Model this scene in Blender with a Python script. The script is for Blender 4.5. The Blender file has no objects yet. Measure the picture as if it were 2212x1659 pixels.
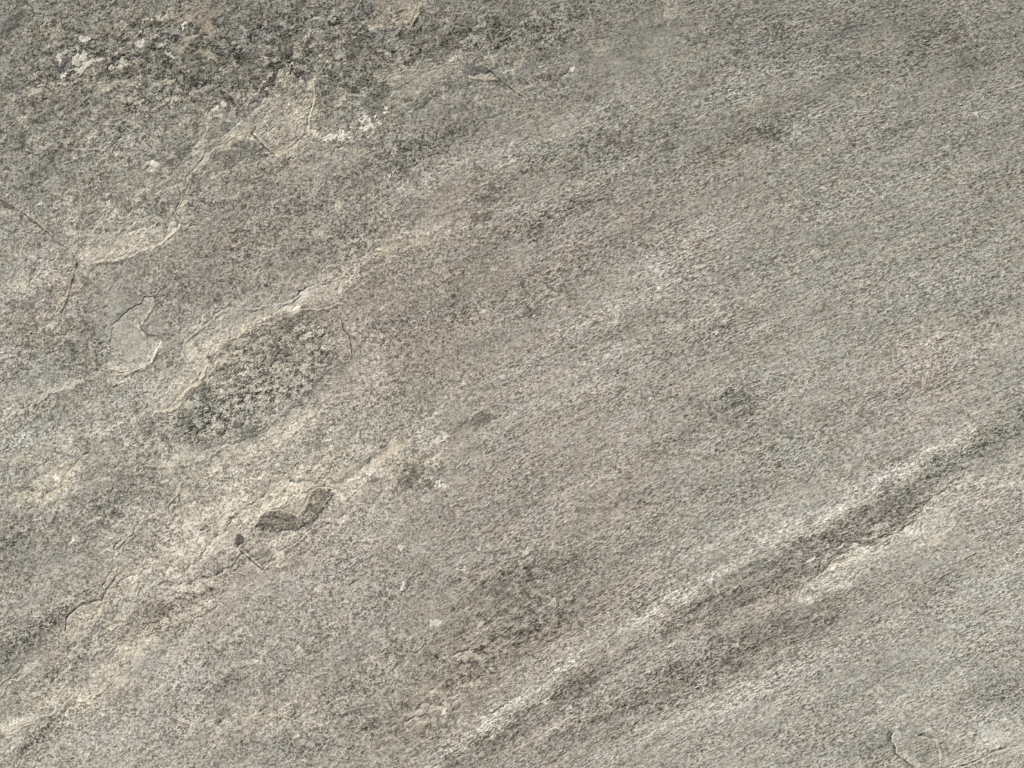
# Weathered grey-beige stone slab, seen straight on from above.
import math, sys
import numpy as np
try:
    import bpy
except ImportError:
    bpy = None
R = math.radians

# ------------------------------------------------------------------ camera, world, sun, exposure
SC = 1.0 / 2212.0                      # photo units (2212 wide) -> metres: the frame is about one metre of stone
FW, FH = 2212.0, 1659.0
CAM_H = 1.35
SUN_ELEV, SUN_AZ = 46.0, -42.0         # light comes from the lower right of the picture
if bpy:
    scn = bpy.context.scene
    cam = bpy.data.cameras.new('camera')
    cam.sensor_width = 36.0
    cam.lens = 36.0 * CAM_H / 1.0
    cam.clip_start, cam.clip_end = 0.01, 100
    co = bpy.data.objects.new('camera', cam)
    co.location = (0, 0, CAM_H)
    scn.collection.objects.link(co)
    scn.camera = co
    w = bpy.data.worlds.new('World'); scn.world = w; w.use_nodes = True
    nt = w.node_tree; nt.nodes.clear()
    sky = nt.nodes.new('ShaderNodeTexSky'); sky.sky_type = 'NISHITA'; sky.sun_disc = False
    sky.sun_elevation = R(SUN_ELEV); sky.sun_rotation = R(90 - SUN_AZ)
    sky.air_density = 1.0; sky.dust_density = 3.0; sky.ozone_density = 0.6
    bg = nt.nodes.new('ShaderNodeBackground'); bg.inputs[1].default_value = 0.10
    wo = nt.nodes.new('ShaderNodeOutputWorld')
    nt.links.new(sky.outputs[0], bg.inputs[0]); nt.links.new(bg.outputs[0], wo.inputs[0])
    sl = bpy.data.lights.new('sun', 'SUN'); sl.energy = 3.1; sl.angle = R(6.0); sl.color = (1.0, 0.955, 0.82)
    so = bpy.data.objects.new('sun', sl); scn.collection.objects.link(so)
    so.rotation_euler = (0, R(90 - SUN_ELEV), R(SUN_AZ))
    scn.view_settings.view_transform = 'Standard'; scn.view_settings.look = 'None'
    scn.view_settings.gamma = 1.0; scn.view_settings.use_curve_mapping = False
    scn.view_settings.exposure = -0.06
    scn.cycles.use_denoising = False
    scn.cycles.pixel_filter_type = 'BLACKMAN_HARRIS'; scn.cycles.filter_width = 0.95

# ------------------------------------------------------------------ grid of the stone face
def axis(n, lo, hi, step, grow=1.035, far=900):
    core = np.arange(lo, hi + step, step)
    out, s, d = [], step, 0.0
    while d < far:
        s *= grow; d += s; out.append(d)
    out = np.array(out)
    return np.concatenate([(core[0] - out)[::-1], core, core[-1] + out])
STEP = 1.6
XS = axis(0, -60, FW + 60, STEP).astype(np.float64)
YS = axis(0, -60, FH + 60, STEP).astype(np.float64)
U, V = np.meshgrid(XS.astype(np.float32), YS.astype(np.float32))
NY, NX = U.shape

# ------------------------------------------------------------------ noise
def perlin(x, y, seed):
    rs = np.random.RandomState(seed)
    ang = rs.rand(512) * 2 * np.pi
    gx = np.cos(ang).astype(np.float32); gy = np.sin(ang).astype(np.float32)
    perm = rs.permutation(512)
    perm = np.concatenate([perm, perm]).astype(np.int32)
    xi = np.floor(x).astype(np.int32); yi = np.floor(y).astype(np.int32)
    xf = (x - xi).astype(np.float32); yf = (y - yi).astype(np.float32)
    xi &= 511; yi &= 511
    def g(ix, iy, fx, fy):
        k = perm[perm[ix & 511] + (iy & 511)] & 511
        return gx[k] * fx + gy[k] * fy
    su = xf * xf * xf * (xf * (xf * 6 - 15) + 10)
    sv = yf * yf * yf * (yf * (yf * 6 - 15) + 10)
    a = g(xi, yi, xf, yf); b = g(xi + 1, yi, xf - 1, yf)
    c = g(xi, yi + 1, xf, yf - 1); d = g(xi + 1, yi + 1, xf - 1, yf - 1)
    a += su * (b - a); c += su * (d - c)
    return (a + sv * (c - a)) * 1.45            # about -1..1, std ~.36

def fbm(x, y, seed, octv=4, gain=0.5, lac=2.03):
    s = 0; amp = 1.0; tot = 0
    for i in range(octv):
        s = s + amp * perlin(x, y, seed + i * 17); tot += amp
        amp *= gain; x = x * lac + 11.3; y = y * lac + 7.7
    return s / math.sqrt(tot)

def sst(x, a, b):
    t = np.clip((x - a) / (b - a), 0, 1)
    return t * t * (3 - 2 * t)

# foliation coordinates: P crosses the grain, Q runs along it
vn = V / FH
P = V + U * (0.60 + 0.16 * np.clip(vn, -.4, 1.4)) - 0.115 * U * np.abs(U) / FW
Q = U * 0.89 - V * 0.46
W1 = 7.0 * fbm(U / 46, V / 46, 101, 3) ; W2 = 7.0 * fbm(U / 46, V / 46, 202, 3)      # warp, units
w1 = 3.2 * fbm(U / 11, V / 11, 303, 3); w2 = 3.2 * fbm(U / 11, V / 11, 404, 3)
WU = U + W1 + w1; WV = V + W2 + w2                                                  # rough edges
LU = U + 30 * fbm(U / 230, V / 230, 505, 3) ; LV = V + 30 * fbm(U / 230, V / 230, 606, 3)

def box(pts, pad):
    a = np.array(pts, float)
    x0, y0 = a.min(0) - pad; x1, y1 = a.max(0) + pad
    i0, i1 = np.searchsorted(YS, [y0, y1]); j0, j1 = np.searchsorted(XS, [x0, x1])
    return slice(max(i0, 0), min(i1, NY)), slice(max(j0, 0), min(j1, NX))

def seg_dist(u, v, pts, wid=None):
    best = np.full(u.shape, 1e6, np.float32)
    n = len(pts)
    for k in range(n - 1):
        ax, ay = pts[k]; bx, by = pts[k + 1]
        dx, dy = bx - ax, by - ay
        t = np.clip(((u - ax) * dx + (v - ay) * dy) / (dx * dx + dy * dy + 1e-9), 0, 1)
        d = np.sqrt((u - ax - t * dx) ** 2 + (v - ay - t * dy) ** 2)
        if wid is not None:
            d = d / (wid[k] + t * (wid[k + 1] - wid[k]))
        best = np.minimum(best, d)
    return best

def inside(u, v, pts):
    c = np.zeros(u.shape, bool); n = len(pts)
    for k in range(n):
        x1, y1 = pts[k]; x2, y2 = pts[(k + 1) % n]
        if y1 == y2: continue
        cond = (v < y1) != (v < y2)
        xi = (x2 - x1) * (v - y1) / (y2 - y1) + x1
        c ^= cond & (u < xi)
    return c

def warp(s, k=1.0, big=False):
    if big: return LU[s], LV[s]
    return U[s] + k * (WU[s] - U[s]), V[s] + k * (WV[s] - V[s])

def poly(pts, soft=4, k=1.0):
    """signed-distance mask of a polygon with ragged edges -> (slice, mask, distance)"""
    s = box(pts, 30 + soft * 2)
    u, v = warp(s, k)
    d = seg_dist(u, v, list(pts) + [pts[0]])
    ins = inside(u, v, pts)
    sd = np.where(ins, d, -d)
    return s, sst(sd, -soft * .5, soft), sd

def stroke(pts, wid, soft=0.5, k=1.0):
    s = box(pts, np.max(wid) * 2 + 30)
    u, v = warp(s, k)
    if np.isscalar(wid): wid = [wid] * len(pts)
    d = seg_dist(u, v, pts, wid)
    return s, 1 - sst(d, 1 - soft, 1 + soft)

def blob(cx, cy, rx, ry, ang=0, k=1.0, soft=.6, big=False):
    """ellipse; ang in degrees, positive leans up to the right"""
    m = max(rx, ry)
    s = box([(cx, cy)], m * 2 + 60)
    u, v = warp(s, k, big)
    c, si = math.cos(R(ang)), math.sin(R(ang))
    du, dv = u - cx, v - cy
    a = (du * c - dv * si) / rx; b = (du * si + dv * c) / ry
    d = np.sqrt(a * a + b * b)
    return s, 1 - sst(d, 1 - soft, 1 + soft)

def rgb(r, g, b): return np.array([r, g, b], np.float32) / 255.0

ALL = (slice(None), slice(None))
def shift(s, m, col, a=1.0):                         # recolour while keeping the grains
    C[s] += (m * a)[..., None] * (col - np.array([.60, .58, .535], np.float32))
C = np.empty(U.shape + (3,), np.float32)
H = np.zeros(U.shape, np.float32)                    # relief in photo units
PART = np.zeros(U.shape, np.int16)                   # which part of the stone a point belongs to
def mix(s, m, col, a=1.0):
    mm = (m * a)[..., None]
    C[s] = C[s] * (1 - mm) + col * mm
def lum(s, m, d, gr=0.0):                            # lighten / darken, in 0..255 steps; gr > 0: carried by the grains
    if gr: m = m * np.clip(1 + (gr * GT[s] + .75 * CLP[s]) * (1 if d > 0 else -1), 0, 3)
    C[s] += (m * d / 255.0)[..., None]

# ------------------------------------------------------------------ grain of the stone
Amask = np.zeros_like(U)
s, m, sd = poly([(1480, -200), (1440, 80), (1270, 190), (1080, 270), (960, 360), (930, 440), (1040, 560), (1080, 700), (980, 860), (960, 1060),
                 (900, 1200), (960, 1400), (900, 1560), (860, 1900), (3200, 1900), (3200, -200)], 90, 1)
Amask[s] = sst(sd, -110, 110)
Amask[U > 2400] = 1
B = np.zeros_like(U)                                   # coarse flaky zone
for cx, cy, rx, ry, an, a in [(420, 140, 420, 150, -5, 1), (120, 250, 200, 260, 0, .8), (300, 420, 260, 120, 10, .65), (900, 90, 330, 120, 0, .6),
                              (560, 860, 240, 160, 25, .6), (380, 1000, 200, 110, 10, .8), (160, 1130, 170, 90, 10, .75), (130, 700, 170, 120, 20, .75),
                              (880, 1500, 190, 110, 10, .75), (700, 1560, 190, 90, 10, .55), (1130, 1280, 150, 110, 20, .55), (900, 1010, 130, 90, 20, .7),
                              (1850, 1000, 150, 80, 20, .35), (540, 1400, 150, 90, 20, .45), (1250, 70, 200, 110, 0, .45)]:
    s, m = blob(cx, cy, rx, ry, an, big=True, soft=.6); B[s] = np.maximum(B[s], m * a)
B = np.clip(B, 0, 1)
Pp = P + .8 * w2; Qq = Q + .8 * w1
# A: short dents drawn out along the foliation
gA = .50 * perlin(Qq / 13, Pp / 6.2, 1001) + .58 * perlin(Qq / 8.2, Pp / 4.2, 1002) + .50 * perlin(Qq / 5.2, Pp / 3.2, 1003) + .26 * perlin(Qq / 34, Pp / 12, 1004)
# C: fine even grain
gC = .34 * perlin((U + w1) / 12, (V + w2) / 9, 1011) + .58 * perlin((U + w2) / 6.4, (V + w1) / 5.0, 1012) + .56 * perlin(U / 3.9, V / 3.4, 1013) + .30 * perlin(Q / 22, P / 10, 1014)
# hair-fine dark and pale squiggles: embossed light and shade put into the colour
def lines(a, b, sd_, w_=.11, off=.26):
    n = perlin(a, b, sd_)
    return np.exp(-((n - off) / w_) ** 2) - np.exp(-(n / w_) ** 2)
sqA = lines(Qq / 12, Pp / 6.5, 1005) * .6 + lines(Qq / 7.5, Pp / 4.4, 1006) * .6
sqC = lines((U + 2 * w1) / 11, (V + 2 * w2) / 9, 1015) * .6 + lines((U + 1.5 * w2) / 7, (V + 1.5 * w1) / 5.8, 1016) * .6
# B: terraced flakes with curling rims
nb = 1.35 * perlin((U + 1.6 * w1 + W1) / 24, (V + 1.6 * w2 + W2) / 16, 1021) + 1.3 * perlin((U + 1.8 * w2) / 10, (V + 1.8 * w1) / 7, 1022) + .6 * perlin((U + w1) / 6, (V + w2) / 5, 1023)
tq = nb * 2.0
ter = (np.floor(tq) + sst(tq - np.floor(tq), .7, 1.0)) / 2.0
gB = .50 * ter + .20 * nb
fr = tq - np.floor(tq)
rimB = np.exp(-((fr - .97) / .10) ** 2) - .8 * np.exp(-((fr - .66) / .13) ** 2)
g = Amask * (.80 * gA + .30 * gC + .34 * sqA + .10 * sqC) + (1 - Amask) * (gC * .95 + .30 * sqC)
g = g * (1 - .28 * B) + B * (gB * .42 + .34 * rimB)
varc = np.clip(1 + .50 * fbm(Q / 190, P / 90, 1041, 3) + .35 * fbm(Q / 40, P / 22, 1042, 2), .45, 1.7)
g = g * varc
GT = np.tanh(g * 1.2)
# clumps of like grains, with crisp edges, from finger-wide down to a few millimetres
CL = np.tanh(1.5 * fbm((U + 1.5 * w1) / 44, (V + 1.5 * w2) / 33, 1101, 4, gain=.72))
CP = np.tanh(1.5 * fbm((Q + 1.5 * w1) / 60, (P + 1.2 * w2) / 17, 1102, 4, gain=.70))
CLP = Amask * .6 * CP + (1 - .6 * Amask) * (.75 * CL + .25 * CP)

# ------------------------------------------------------------------ broad colour of the stone
GREEN = rgb(152, 150, 139); TAUPE = rgb(157, 149, 138); CREAM = rgb(190, 178, 156)
PALE = rgb(182, 176, 163); ICE = rgb(186, 187, 178); DARK = rgb(98, 95, 85); DGREEN = rgb(92, 97, 89)
PURP = rgb(94, 92, 92); RED = rgb(112, 98, 92); WHITE = rgb(214, 211, 199); PINK = rgb(178, 163, 148)
YEL = rgb(182, 172, 146)
C[:] = GREEN
# taupe middle and lower left, as wide soft stretches along the foliation
tn = fbm(Q / 420, P / 170, 11, 4)
warmz = np.zeros_like(U)
for cx, cy, rx, ry, an, a in [(1000, 640, 520, 300, 25, .9), (1150, 1000, 500, 260, 25, .85), (700, 1150, 620, 330, 30, .8),
                              (1300, 1450, 620, 200, 30, .75), (400, 1400, 420, 260, 35, .7), (560, 500, 330, 120, 30, .6),
                              (1980, 800, 170, 110, 25, .7), (1750, 690, 150, 45, 20, .45), (2050, 1150, 200, 100, 25, .5),
                              (1800, 1330, 260, 90, 25, .6), (1500, 800, 300, 90, 25, .5), (230, 430, 150, 60, 25, .4),
                              (150, 640, 170, 80, 30, .6), (1380, 460, 110, 90, 20, .5), (700, 330, 160, 60, 20, .5)]:
    s, m = blob(cx, cy, rx, ry, an, big=True, soft=.75)
    warmz[s] = np.maximum(warmz[s], m * a)
warmz = np.clip(warmz + .38 * tn * (warmz > 0.02) + .10 * tn, 0, 1)
mix(ALL, warmz, TAUPE)
# overall tone, stone's own and painted light falloff: darker towards the top of the frame, paler at the bottom right
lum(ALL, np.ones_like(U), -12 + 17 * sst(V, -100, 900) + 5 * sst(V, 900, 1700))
lum(ALL, fbm(Q / 300, P / 90, 21, 4), 6)
lum(ALL, fbm(Q / 120, P / 45, 23, 4), 7)
lum(ALL, CLP, 12)
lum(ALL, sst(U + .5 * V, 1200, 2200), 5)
TINT = np.tanh(1.6 * fbm((Q + w1) / 80, (P + w2) / 42, 33, 5, gain=.65))
C[..., 0] += TINT * 2.2 / 255; C[..., 2] -= TINT * 3.0 / 255
hue = fbm(Q / 150, P / 60, 31, 4)
C[..., 0] += hue * 2.5 / 255; C[..., 2] -= hue * 2.5 / 255

for cx, cy, rx, ry in ((1150, 1330, 260, 130), (950, 1520, 240, 110), (800, 700, 260, 160)):
    s, m = blob(cx, cy, rx, ry, 20, big=True, soft=.8); mix(s, m, rgb(152, 141, 127), .45)
# soft bands and clouds: (cx, cy, rx, ry, angle, lum, tint, amount)
BANDS = [
 # top
 (500, 110, 380, 80, 5, -17, None, 0), (250, 120, 300, 140, 0, -13, None, 0), (150, 330, 200, 120, 20, -5, None, 0), (850, 90, 260, 90, 0, -10, None, 0), (1050, 60, 260, 55, 5, -14, None, 0), (700, 20, 200, 30, 0, -8, None, 0),
 (1240, 60, 130, 45, 0, -4, None, 0), (800, 200, 110, 60, 10, -14, DGREEN, .15), (900, 330, 130, 35, 25, -13, DGREEN, .12),
 (1020, 240, 150, 26, 28, -9, None, 0), (560, 175, 110, 26, 40, -12, DARK, .15), (280, 270, 120, 60, 20, 7, None, 0),
 (60, 330, 60, 200, -10, -4, None, 0), (170, 500, 130, 60, 30, 2, ICE, .10), (520, 400, 130, 60, 35, -9, DARK, .12),
 (520, 320, 90, 22, 30, -8, RED, .15),
 (1850, 60, 120, 30, 22, -12, None, 0), (2050, 80, 90, 45, -35, -14, DARK, .2), (1990, 100, 40, 26, 0, -10, DARK, .15),
 (1900, 140, 90, 26, -10, -9, None, 0), (1830, 165, 60, 18, 0, -9, None, 0), (1650, 285, 48, 22, 10, -22, DARK, .2),
 (1530, 330, 120, 24, 22, -13, None, 0), (2150, 110, 80, 60, 0, -8, None, 0), (1420, 120, 110, 30, 25, 5, None, 0),
 (1650, 60, 150, 50, 20, -6, None, 0), (1690, 170, 170, 26, 22, 10, None, 0), (1560, 190, 100, 30, 20, 8, ICE, .08),
 (1230, 270, 190, 36, 24, 12, ICE, .12), (1020, 350, 130, 26, 28, 8, ICE, .1), (1420, 210, 130, 30, 18, 6, None, 0),
 (930, 390, 90, 18, 30, 10, ICE, .12), (1180, 350, 160, 20, 24, -8, None, 0), (1330, 330, 150, 18, 24, -8, None, 0),
 (1250, 400, 160, 26, 24, 8, ICE, .12), (1560, 490, 230, 26, 18, 9, None, 0), (1750, 270, 120, 30, 12, 7, None, 0),
 (2050, 250, 130, 30, 10, 4, None, 0), (2000, 380, 170, 30, 12, 6, None, 0), (1780, 420, 150, 24, 12, -4, None, 0),
 (2160, 420, 70, 40, 20, -6, None, 0), (1100, 440, 120, 24, 24, 4, ICE, .10), (1180, 480, 150, 18, 26, -10, DGREEN, .14),
 # middle
 (700, 420, 150, 40, 30, -4, DARK, .05), (830, 420, 20, 60, -15, 9, ICE, .25), (780, 500, 90, 26, 30, -8, DGREEN, .15),
 (850, 535, 90, 14, 25, 17, YEL, .35), (950, 500, 80, 16, 22, 11, None, 0), (960, 640, 130, 30, 30, -4, None, 0),
 (420, 640, 130, 60, 30, -8, DGREEN, .08), (620, 560, 170, 30, 32, -7, None, 0), (560, 500, 110, 26, 30, -9, DGREEN, .1),
 (90, 720, 150, 60, 35, -6, DGREEN, .22), (180, 770, 60, 40, 20, -10, DGREEN, .2), (40, 610, 60, 34, 35, 12, ICE, .28),
 (60, 830, 70, 60, 20, 5, ICE, .25), (20, 770, 40, 20, 10, 5, ICE, .3), (110, 860, 80, 40, 30, -4, DGREEN, .14),
 (1250, 590, 170, 34, 22, -12, None, 0), (1380, 640, 160, 24, 24, 13, ICE, .18), (1200, 660, 160, 18, 26, -4, None, 0),
 (1400, 570, 120, 24, 22, 8, ICE, .15), (1440, 580, 60, 24, 0, 9, ICE, .2), (1290, 780, 230, 22, 25, 11, None, 0),
 (1090, 800, 180, 24, 28, 9, None, 0), (1480, 740, 220, 18, 22, -9, None, 0), (1260, 840, 160, 20, 24, 9, ICE, .12),
 (1600, 870, 34, 28, 0, -22, DGREEN, .3), (1520, 860, 110, 24, 24, -5, None, 0), (1700, 930, 130, 30, 24, -8, None, 0),
 (1850, 720, 150, 26, 18, -7, DGREEN, .08), (1780, 600, 170, 30, 15, 4, None, 0), (2050, 590, 150, 36, 15, 4, ICE, .06),
 (2110, 690, 60, 40, 15, -8, DGREEN, .15), (2010, 760, 90, 60, 20, 11, PINK, .22), (2150, 730, 70, 50, 20, 7, PINK, .16),
 (1720, 800, 130, 24, 22, 6, ICE, .1), (1930, 850, 180, 22, 22, -8, DGREEN, .08), (1880, 870, 100, 20, 26, 6, None, 0),
 (1430, 970, 130, 28, 26, -9, None, 0), (1650, 1040, 130, 24, 24, -9, None, 0), (1370, 1060, 80, 40, 20, -10, None, 0),
 (1560, 1110, 170, 18, 24, -5, None, 0), (1750, 1000, 140, 22, 24, 5, None, 0), (1200, 1040, 140, 24, 30, -4, None, 0),
 (1330, 1020, 150, 14, 26, 7, None, 0), (1100, 900, 130, 16, 28, 6, None, 0), (900, 700, 130, 50, 30, -5, None, 0),
 (940, 820, 130, 36, 30, -6, None, 0), (800, 770, 50, 60, 20, 13, CREAM, .22), (760, 830, 60, 22, 35, 9, None, 0),
 (1040, 900, 44, 18, 18, -20, DARK, .25), (890, 1025, 38, 36, 10, -17, DARK, .25), (985, 930, 30, 18, 30, -12, DARK, .15),
 (700, 880, 120, 30, 30, 9, None, 0), (560, 960, 170, 32, 32, 17, YEL, .35), (450, 1040, 90, 26, 35, 9, YEL, .2),
 (300, 960, 120, 40, 25, -9, None, 0), (310, 1060, 100, 50, 20, -9, DARK, .10), (200, 920, 150, 28, 25, 13, None, 0),
 (60, 950, 110, 18, 10, 18, None, 0), (120, 1030, 50, 30, 20, 22, CREAM, .6), (70, 985, 60, 18, 10, 4, YEL, .3),
 (150, 1120, 130, 40, 25, -8, None, 0), (25, 1190, 34, 60, 10, -10, DGREEN, .25), (50, 1020, 40, 20, 0, -12, None, 0),
 (400, 1160, 170, 36, 40, 17, YEL, .4), (480, 1120, 130, 30, 45, 18, CREAM, .35), (640, 1000, 150, 22, 30, 13, YEL, .35), (760, 1020, 120, 22, 35, 14, CREAM, .3), (600, 1060, 110, 26, 30, 8, YEL, .3),
 (350, 1240, 120, 26, 38, 4, YEL, .15), (800, 1040, 130, 20, 30, 11, YEL, .2), (700, 1200, 130, 40, 30, 4, None, 0),
 (800, 1130, 90, 60, 20, 5, None, 0), (230, 1170, 60, 60, 0, -3, None, 0),
 # lower left
 (70, 1370, 120, 34, 38, -19, DGREEN, .32), (20, 1430, 40, 40, 30, -6, DGREEN, .2), (120, 1300, 110, 20, 25, 6, None, 0),
 (350, 1325, 46, 20, 28, -20, RED, .2), (300, 1350, 90, 24, 35, -9, YEL, .2), (430, 1295, 48, 12, 24, -22, DARK, .3),
 (468, 1262, 30, 10, 50, -16, DARK, .2), (515, 1225, 34, 13, 38, -24, DARK, .3), (260, 1440, 120, 24, 42, 15, YEL, .55),
 (150, 1530, 90, 22, 35, 13, YEL, .4), (390, 1380, 60, 30, 30, 5, YEL, .2), (120, 1450, 120, 26, 38, -12, None, 0),
 (380, 1470, 70, 60, 30, 9, ICE, .35), (230, 1600, 100, 50, 20, 9, ICE, .38), (60, 1600, 70, 12, 42, -10, DGREEN, .2),
 (100, 1582, 66, 13, 38, -24, DARK, .3), (70, 1625, 30, 12, 30, -14, DARK, .2), (30, 1560, 50, 10, 28, 15, None, 0),
 (470, 1480, 48, 14, 5, -17, DARK, .2), (600, 1400, 110, 40, 32, 3, None, 0), (540, 1340, 110, 40, 32, 6, ICE, .1),
 (700, 1370, 80, 26, 30, -9, YEL, .1), (640, 1440, 60, 22, 20, -7, YEL, .15), (580, 1620, 110, 30, 10, -8, DGREEN, .18),
 (720, 1500, 100, 26, 15, -6, None, 0), (800, 1450, 90, 30, 20, -8, DARK, .08), (560, 1545, 100, 12, 10, 7, YEL, .2),
 (850, 1560, 90, 30, 10, -4, None, 0), (500, 1590, 90, 22, 10, -3, YEL, .15),
 # lower middle
 (880, 1270, 70, 24, 40, -8, DGREEN, .12), (900, 1220, 110, 22, 30, -6, None, 0), (1000, 1290, 90, 24, 30, -5, None, 0),
 (1145, 1230, 60, 26, 15, -8, DARK, .1), (1100, 1180, 90, 30, 20, 3, ICE, .15), (1060, 1260, 40, 20, 30, -10, DARK, .1),
 (1140, 1365, 40, 16, 20, -12, RED, .2), (1120, 1310, 60, 30, 0, -10, DARK, .1), (1250, 1330, 90, 30, 25, -9, None, 0),
 (1250, 1210, 46, 14, 28, -14, DARK, .1), (1260, 1150, 90, 24, 30, -3, None, 0), (1000, 1370, 60, 20, 25, 6, YEL, .2),
 (1050, 1430, 120, 26, 28, -6, None, 0), (1180, 1420, 120, 22, 30, 7, None, 0), (1000, 1500, 130, 30, 25, 2, YEL, .1),
 (1450, 1260, 120, 30, 28, -6, None, 0), (1500, 1200, 120, 22, 26, 9, None, 0), (1600, 1130, 130, 24, 24, 5, None, 0),
 (1560, 1060, 60, 26, 20, -8, None, 0),
 # lower right, outside the big bands
 (1620, 1380, 80, 32, 25, -20, RED, .2), (1740, 1340, 90, 24, 28, -15, RED, .12), (1560, 1450, 100, 24, 30, -18, DARK, .2),
 (1420, 1480, 110, 24, 30, -13, DARK, .12), (1300, 1540, 110, 24, 30, -12, DARK, .12), (1250, 1480, 60, 40, 20, -12, DARK, .15),
 (1180, 1600, 130, 24, 30, -9, None, 0), (1400, 1420, 100, 16, 30, 10, YEL, .25), (1600, 1330, 90, 16, 28, 9, YEL, .2),
 (1350, 1600, 140, 20, 28, 6, None, 0), (1540, 1530, 130, 20, 26, 15, None, 0), (1700, 1470, 120, 16, 24, 11, None, 0),
 (1480, 1590, 90, 16, 24, -3, None, 0), (1760, 1560, 150, 18, 20, -4, None, 0), (1880, 1370, 100, 40, 20, 8, None, 0),
 (1990, 1330, 110, 40, 25, -8, None, 0), (1830, 1440, 100, 20, 24, -4, None, 0), (2110, 1330, 110, 70, 20, 5, ICE, .35),
 (2180, 1250, 60, 60, 20, 5, ICE, .3), (2080, 1200, 130, 24, 22, 3, ICE, .25), (2020, 1250, 90, 20, 24, -4, DGREEN, .12),
 (2160, 1150, 60, 30, 30, -3, None, 0), (2150, 1505, 60, 40, 20, -14, DGREEN, .25), (2050, 1470, 120, 26, 22, 5, None, 0),
 (1950, 1540, 90, 24, 22, 9, YEL, .15), (2000, 1620, 60, 26, 0, -9, DGREEN, .2), (1890, 1625, 60, 26, 0, -18, DGREEN, .3),
 (2140, 1580, 50, 40, 20, 17, ICE, .45), (2190, 1640, 60, 20, 10, 2, YEL, .3), (2180, 1540, 50, 24, 20, 4, ICE, .25),
 (1660, 1600, 150, 26, 15, -3, None, 0), (2120, 1060, 120, 36, 22, 12, PALE, .35), (2190, 1010, 60, 30, 20, 6, PINK, .2),
]
for cx, cy, rx, ry, an, dl, tint, a in BANDS:
    s, m = blob(cx, cy, rx, ry, an, k=1.6, soft=.85)
    # break the cloud up along the foliation so that its edge is never a clean ellipse
    br = np.clip(.80 + .75 * fbm(Q[s] / 46, P[s] / 17, 41, 3), 0, 1.7)
    m = m * br
    if dl: lum(s, m, dl * 1.1, .9)
    if tint is not None: mix(s, np.clip(m * (1 - .5 * GT[s] * (1 if dl < 0 else -1)), 0, 1), tint, a * .75)

# the long dark seam from the right edge down to the bottom, with its pale upper lip
seam = [(2330, 800), (2212, 895), (2130, 955), (2050, 1012), (1950, 1072), (1850, 1122), (1740, 1172), (1640, 1225), (1540, 1292),
        (1400, 1385), (1280, 1455), (1160, 1530), (1080, 1590), (990, 1640), (900, 1700)]
def along(pts, wid, k, soft, col, a, dl, seed, qs=60, ps=11, gain=1.0):
    s, m = stroke(pts, wid, soft, k * 1.5)
    sg = 1 if dl > 0 else -1
    br = np.clip(.58 + gain * fbm((Q[s] + 3 * w1[s]) / qs, (P[s] + 2 * w2[s]) / ps, seed, 4) + .45 * CLP[s] * sg, 0, 1.25)
    gg = 1 + .7 * GT[s] * sg
    mix(s, np.clip(m * br * gg, 0, 1), col, a); lum(s, m * br, dl, .8)
lip = [(2100, 930), (1990, 985), (1880, 1050), (1800, 1105), (1690, 1150), (1600, 1205), (1450, 1300), (1330, 1365), (1200, 1452), (1080, 1545), (990, 1612), (900, 1680)]
along([(x - 8, y - 12) for x, y in lip], [30, 44, 50, 46, 52, 36, 36, 26, 32, 32, 22, 14], 2, .9, PALE, .45, 8, 51)
along(lip, [5, 8, 14, 12, 24, 6, 14, 3, 8, 17, 8, 4], 2, .8, rgb(196, 197, 188), .75, 16, 53)
along(seam, [30, 34, 38, 34, 32, 26, 24, 30, 26, 18, 20, 24, 28, 30, 30], 1.6, .8, DARK, .18, -10, 55, gain=.9)
along(seam, [8, 14, 18, 15, 14, 14, 10, 16, 11, 5, 9, 8, 16, 18, 16], 1.6, .8, DGREEN, .42, -6, 57, gain=1.3)
under = [(1990, 1090), (1900, 1145), (1800, 1195), (1700, 1250), (1600, 1300), (1520, 1350)]
along(under, [24, 30, 28, 28, 22, 16], 2, .6, rgb(118, 109, 98), .6, -10, 59)
lip2 = [(2040, 1120), (1985, 1140), (1930, 1178), (1860, 1215), (1790, 1262), (1730, 1290)]
along(lip2, [26, 34, 34, 30, 24, 14], 1.4, .5, rgb(188, 186, 174), .85, 8, 61, gain=.9)
along([(2100, 1010), (2050, 1050), (2000, 1090)], [26, 30, 26], 2, .7, PALE, .6, 4, 63)
along([(2212, 1020), (2130, 1050), (2020, 1100), (1990, 1125)], [30, 34, 30, 16], 2, .7, PALE, .5, 2, 65)
along([(1790, 1315), (1680, 1375), (1560, 1440), (1440, 1500), (1320, 1570), (1200, 1630)], [34, 44, 46, 40, 36, 34], 2.4, .85, rgb(112, 105, 94), .34, -9, 66, gain=.8)
along([(1700, 1440), (1580, 1500), (1460, 1560), (1380, 1600)], [12, 18, 16, 8], 2, .8, PALE, .5, 7, 67)
along([(1800, 1480), (1700, 1510), (1600, 1560)], [10, 14, 8], 2, .8, PALE, .4, 5, 69)
# thin streaks of the lower right, all along the grain
rs = np.random.RandomState(7)
for i in range(150):
    x = rs.uniform(900, 2250); y = rs.uniform(1100, 1680) if i % 2 else rs.uniform(150, 1650)
    if y < 1100 and x < 1150: continue
    a = 17 + 18 * (y / FH) + 3 * rs.randn()
    ln = rs.uniform(25, 110)
    s, m = blob(x, y, ln, rs.uniform(3, 10), a, k=1.2, soft=.85)
    lum(s, m * np.clip(.7 + fbm(Q[s] / 30, P[s] / 9, 71, 2), 0, 1.5), rs.choice([-1, 1]) * rs.uniform(4, 13))

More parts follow.
